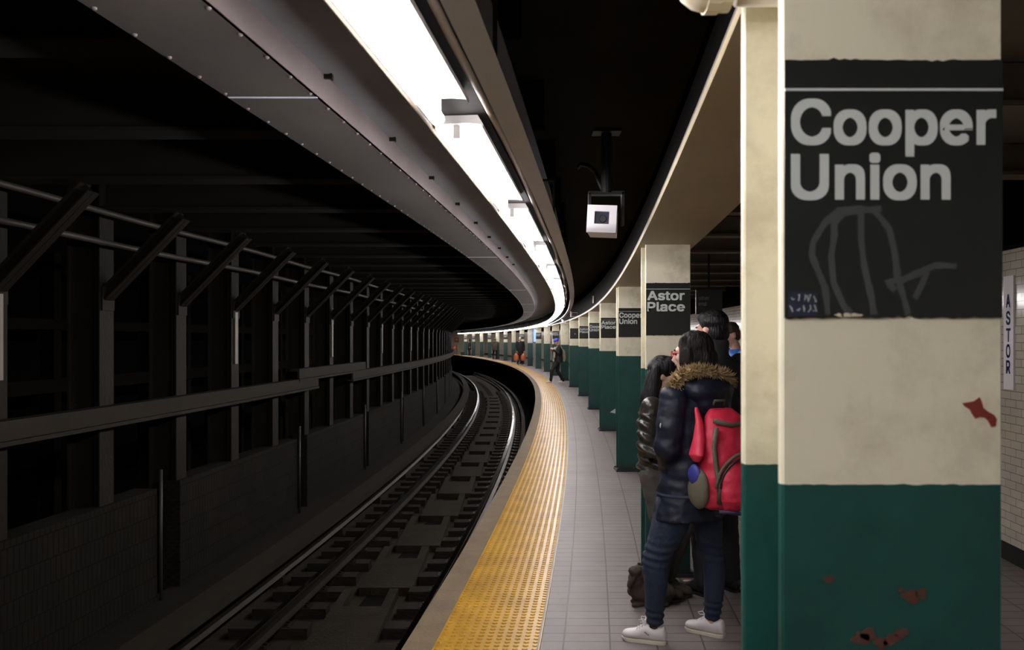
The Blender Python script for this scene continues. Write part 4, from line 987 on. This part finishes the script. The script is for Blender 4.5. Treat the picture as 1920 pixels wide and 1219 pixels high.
# ---- long-haired woman in a leather jacket, behind her
def leather_woman():
    root = thing('person', 'long black-haired woman in a shiny black leather jacket facing the parka woman', 'person', (.93, 5.2, 0))
    f = Vector((.90, -.44, 0)); r = Vector((-.44, -.90, 0)); u = Vector((0, 0, 1))
    hd = Vector((.96, -.30, -.08)).normalized(); hc = Vector((.930, 5.19, 1.388))
    RS, RE, RW = Vector((.832, 5.06, 1.195)), Vector((.800, 5.035, .955)), Vector((.965, 4.965, .92))
    LS, LE, LW = Vector((.95, 5.33, 1.195)), Vector((.965, 5.33, .96)), Vector((1.02, 5.18, .93))
    RH, RK, RA = Vector((.865, 5.15, .78)), Vector((.915, 5.12, .44)), Vector((.905, 5.24, .09)); LH, LK, LA = Vector((.97, 5.30, .78)), Vector((1.075, 5.25, .46)), Vector((.97, 5.33, .09))
    mb = MB(); ex = MB(); head_pieces(mb, hc, hd, .95)
    mb.cap((.905, 5.20, 1.20), hc-u*.06-hd*.02, .052, .048)
    mb.loft([((.915, 5.22, .78), f*.10, r*.15), ((.905, 5.21, .95), f*.09, r*.12), ((.90, 5.20, 1.10), f*.10, r*.14), ((.90, 5.20, 1.20), f*.085, r*.15), ((.905, 5.20, 1.25), f*.05, r*.06)])
    mb.limb([(RS, .042), (RE, .036), (RW, .026)]); mb.limb([(LS, .042), (LE, .036), (LW, .026)])
    hand(mb, ex, RW, (.9, -.1, .1), (.1, .9, .1), .5, .92); hand(mb, ex, LW, (.7, -.5, .1), (-.4, -.4, .4), .5, .92)
    mb.limb([(RH, .08), (RK, .052), (RA, .036)]); mb.limb([(LH, .08), (LK, .050), (LA, .036)])
    mb.cap(RA-u*.04, (.96, 5.218, .042), .03, .02); mb.cap(LA-u*.04, (1.02, 5.305, .042), .03, .02)
    remesh(mb, 'body', M['skin2'], root, .010, 4, extra=ex); face_parts(hc, hd, root, .95)
    mb = MB(); mb.loft([((.925, 5.22, .70), f*.115, r*.155), ((.915, 5.22, .86), f*.11, r*.15)]); mb.limb([(RH, .095), (RK, .068), (RA, .055)]); mb.limb([(LH, .092), (LK, .056), (LA, .046)])
    remesh(mb, 'jeans', M['greyjeans'], root, .010, 4, disp=cloth(6, .004))
    mb = MB(); mb.loft([((.915, 5.215, .81), f*.145, r*.165), ((.905, 5.21, .95), f*.125, r*.15), ((.90, 5.20, 1.08), f*.13, r*.165), ((.90, 5.20, 1.18), f*.115, r*.17), ((.905, 5.20, 1.255), f*.075, r*.085)])
    mb.limb([(RS, .066), (RE, .062), (RW-(RW-RE).normalized()*.02, .045)]); mb.limb([(LS, .066), (LE, .058), (LW, .045)])
    def wk(p):
        a = .005*noise.noise((p.x*10, p.y*10, p.z*14))
        if p.x < .90 and p.z < 1.16: a += .007*math.sin(p.z*95+p.x*55+2*noise.noise((p.x*9, p.y*9, p.z*6)))
        return a
    remesh(mb, 'leather_jacket', M['leather'], root, .008, 3, disp=wk)
    rr, ff, uu, RR = frame(hd)
    mb = MB(); mb.ell(hc-ff*.014+uu*.035, (.085, .092, .083), RR); mb.ell(hc-ff*.046-uu*.03, (.086, .062, .10), RR); mb.ell(hc+ff*.03+uu*.075, (.07, .05, .04), RR)
    mb.limb([(hc-ff*.05-uu*.03, .062), (hc-ff*.07-uu*.15+rr*.02, .062), (hc-ff*.075-uu*.28+rr*.03, .052), (hc-ff*.075-uu*.38+rr*.04, .032)])
    mb.limb([(hc+rr*.075+uu*.03-ff*.04, .030), (hc+rr*.085-ff*.05-uu*.10, .040), (hc+rr*.10-ff*.055-uu*.25, .044), (hc+rr*.11-ff*.05-uu*.36, .034), (hc+rr*.115-ff*.03-uu*.43, .012)])
    remesh(mb, 'hair', M['blackhair'], root, .008, 3, disp=lambda p: .004*noise.noise((p.x*50, p.y*50, p.z*6)))
    shoe(root, (.83, 5.27, 0), (1.05, 5.19, 0), M['brownbag'], M['blackshoe'], name='boot', hgt=.12); shoe(root, (.91, 5.37, 0), (1.12, 5.27, 0), M['brownbag'], M['blackshoe'], name='boot', hgt=.12)
leather_woman()
# slouchy brown bag on the floor
t = thing('bag', 'slouchy dark brown bag on the floor beside the column foot', 'bag', (.80, 5.12, 0))
Q = lambda px, py, y=5.1: at(px, py, y)
mb = MB(); mb.ell((.815, 5.14, .085), (.115, .085, .085)); mb.ell((.755, 5.12, .155), (.055, .055, .085)); mb.ell((.90, 5.13, .07), (.085, .075, .07)); mb.ell((.80, 5.14, .17), (.07, .06, .06))
mb.box((.83, 5.13, .012), (.22, .12, .022))
remesh(mb, 'body', M['brownbag'], t, .008, 4, disp=cloth(3, .010, (18, 18, 18)))
mb = MB(); mb.ell((.722, 5.09, .165), (.020, .040, .060), Matrix.Rotation(.5, 3, 'Y')); mb.ell((.735, 5.085, .215), (.04, .045, .028)); remesh(mb, 'flap', M['brownbag'], t, .006, 3)

# ---- man in black behind them, seen from the back
figure('dark-haired man in a black coat behind the two women, back to camera', (1.292, 5.39), (-.42, .90), 1.785, M['blackcoat'], M['trouser'], M['blackhair'], M['skin'], hem=.70, voxel=.012, collar=.10,
       pose=dict(headdir=(-.25, .96, -.05), wrL=(-.12, .20, 1.0), wrR=(.12, .20, 1.0)))
# ---- boy in a blue jacket looking down
figure('person in a bright blue jacket looking down behind the nearest column', (2.40, 9.05), (-.95, -.15), 1.78, M['bluecoat'], M['trouser'], M['brownhair'], M['skin'], hem=.82, voxel=.012,
       pose=dict(headdir=(0, .90, -.43), head=(0, .075, 1.625), elL=(-.22, .05, 1.14), elR=(.22, .05, 1.14), wrL=(-.08, .27, 1.15), wrR=(.08, .27, 1.15)))
# ---- walking man with blue beanie
wy = 31.3; wx = (1047-960)*wy/F
wroot, WV = figure('person in a blue beanie and white shoes striding with a tan backpack', (wx, wy), (-1, -.10), 1.66, M['blackcoat'], M['trouser'], M['hair'], M['skin'], hem=.80, voxel=.014, hat=M['beanie'], shoes=M['shoewhite'], belly=1.12,
       pose=dict(hipL=(-.09, .02, .89), hipR=(.09, 0, .89), kneeL=(-.08, .27, .50), ankL=(-.08, .31, .11), heelL=(-.08, .27, 0), toeL=(-.10, .52, 0), kneeR=(.09, .02, .47), ankR=(.09, -.20, .10), heelR=(.09, -.25, 0), toeR=(.10, 0, 0), headdir=(0, .93, -.36), head=(0, .08, 1.60),
                 elL=(-.23, .03, 1.16), wrL=(-.12, .22, 1.30), elR=(.23, .03, 1.16), wrR=(.10, .22, 1.28)))
mb = MB(); mb.cap(WV(-.05, .14, 1.36), WV(-.06, .17, 1.0), .045, .04); mb.cap(WV(.05, .14, 1.36), WV(.03, .18, .86), .04, .045); remesh(mb, 'scarf', M['paper'], wroot, .014, 2)
t = thing('backpack', 'tan backpack worn by the striding person in the beanie', 'backpack', WV(0, -.2, 1.0))
mb = MB(); mb.loft([(WV(0, -.22, .83), Vector((0, .10, 0)), Vector((.06, 0, 0))), (WV(0, -.24, .95), Vector((0, .14, 0)), Vector((.085, 0, 0))), (WV(0, -.22, 1.2), Vector((0, .13, 0)), Vector((.07, 0, 0))), (WV(0, -.17, 1.32), Vector((0, .08, 0)), Vector((.04, 0, 0)))]); remesh(mb, 'main_bag', M['tan'], t, .014, 3)
for s in (-1, 1):
    mb = MB(); mb.tube([WV(s*.12, -.15, 1.28), WV(s*.13, -.06, 1.45), WV(s*.13, .08, 1.42), WV(s*.13, .14, 1.28)], .014, 6); mb.build('strap', M['paper'], t, True)
p = WV(-.01, .28, 1.33); mb = MB(); mb.box(p, (.012, .075, .15)); tag(mb.build('phone', M['black']), 'small dark phone held up by the striding person', 'phone')
# ---- bald man with two orange bags
by = 53.8; bx = (975.5-960)*by/F
broot, BV = figure('bald man in a dark coat holding two orange bags down the platform', (bx, by), (-.05, -1), 1.78, M['blackcoat'], M['trouser'], M['hair'], M['skin2'], hem=.62, voxel=.018, bald=True, belly=1.15, pose=dict(wrL=(-.25, .10, .86), wrR=(.19, .12, .86), ankL=(-.09, 0, .09), ankR=(.16, 0, .09)))
for s, nm in ((-1, 'left'), (1, 'right')):
    t = thing('shopping_bag', 'orange shopping bag hanging on the %s side of the bald man in the photo' % nm, 'bag', BV(.03-s*.22, .12, .3), 0, 'orange bags of the bald man')
    mb = MB(); mb.loft([(BV(.03-s*.22, .10, .26), Vector((.12, 0, 0)), Vector((0, .08, 0))), (BV(.03-s*.22, .10, .36), Vector((.165, 0, 0)), Vector((0, .10, 0))), (BV(.03-s*.22, .10, .58), Vector((.16, 0, 0)), Vector((0, .09, 0))), (BV(.03-s*.22, .09, .72), Vector((.07, 0, 0)), Vector((0, .05, 0)))]); remesh(mb, 'sack', M['orange2'], t, .018, 2)
    mb = MB(); mb.tube([BV(.03-s*.22-.06, .09, .70), BV(.03-s*.22-.03, .07, .80), BV(.03-s*.22+.03, .07, .80), BV(.03-s*.22+.06, .09, .70)], .012, 6); mb.build('handle', M['orange2'], t)
# ---- bulky person in olive coat, then a dark figure at the far end
oy = 68.5; ox = (928-960)*oy/F
figure('bulky person in an olive-brown coat standing at the distant bend', (ox, oy), (.3, .95), 1.74, M['olive'], M['trouser'], M['hair'], M['skin'], hem=.74, voxel=.02, belly=1.35, hood=True, pose=dict(ankL=(-.16, 0, .09), ankR=(.16, 0, .09), kneeL=(-.13, .02, .49), kneeR=(.13, .02, .49)))
fy = 85.5; fxp = (880-960)*fy/F
figure('tiny distant person in a black coat and grey trousers near the platform end', (fxp, fy), (-.8, -.5), 1.70, M['blackcoat'], M['greyjeans'], M['blackhair'], M['skin'], hem=.60, voxel=.022, hood=True, belly=1.15)
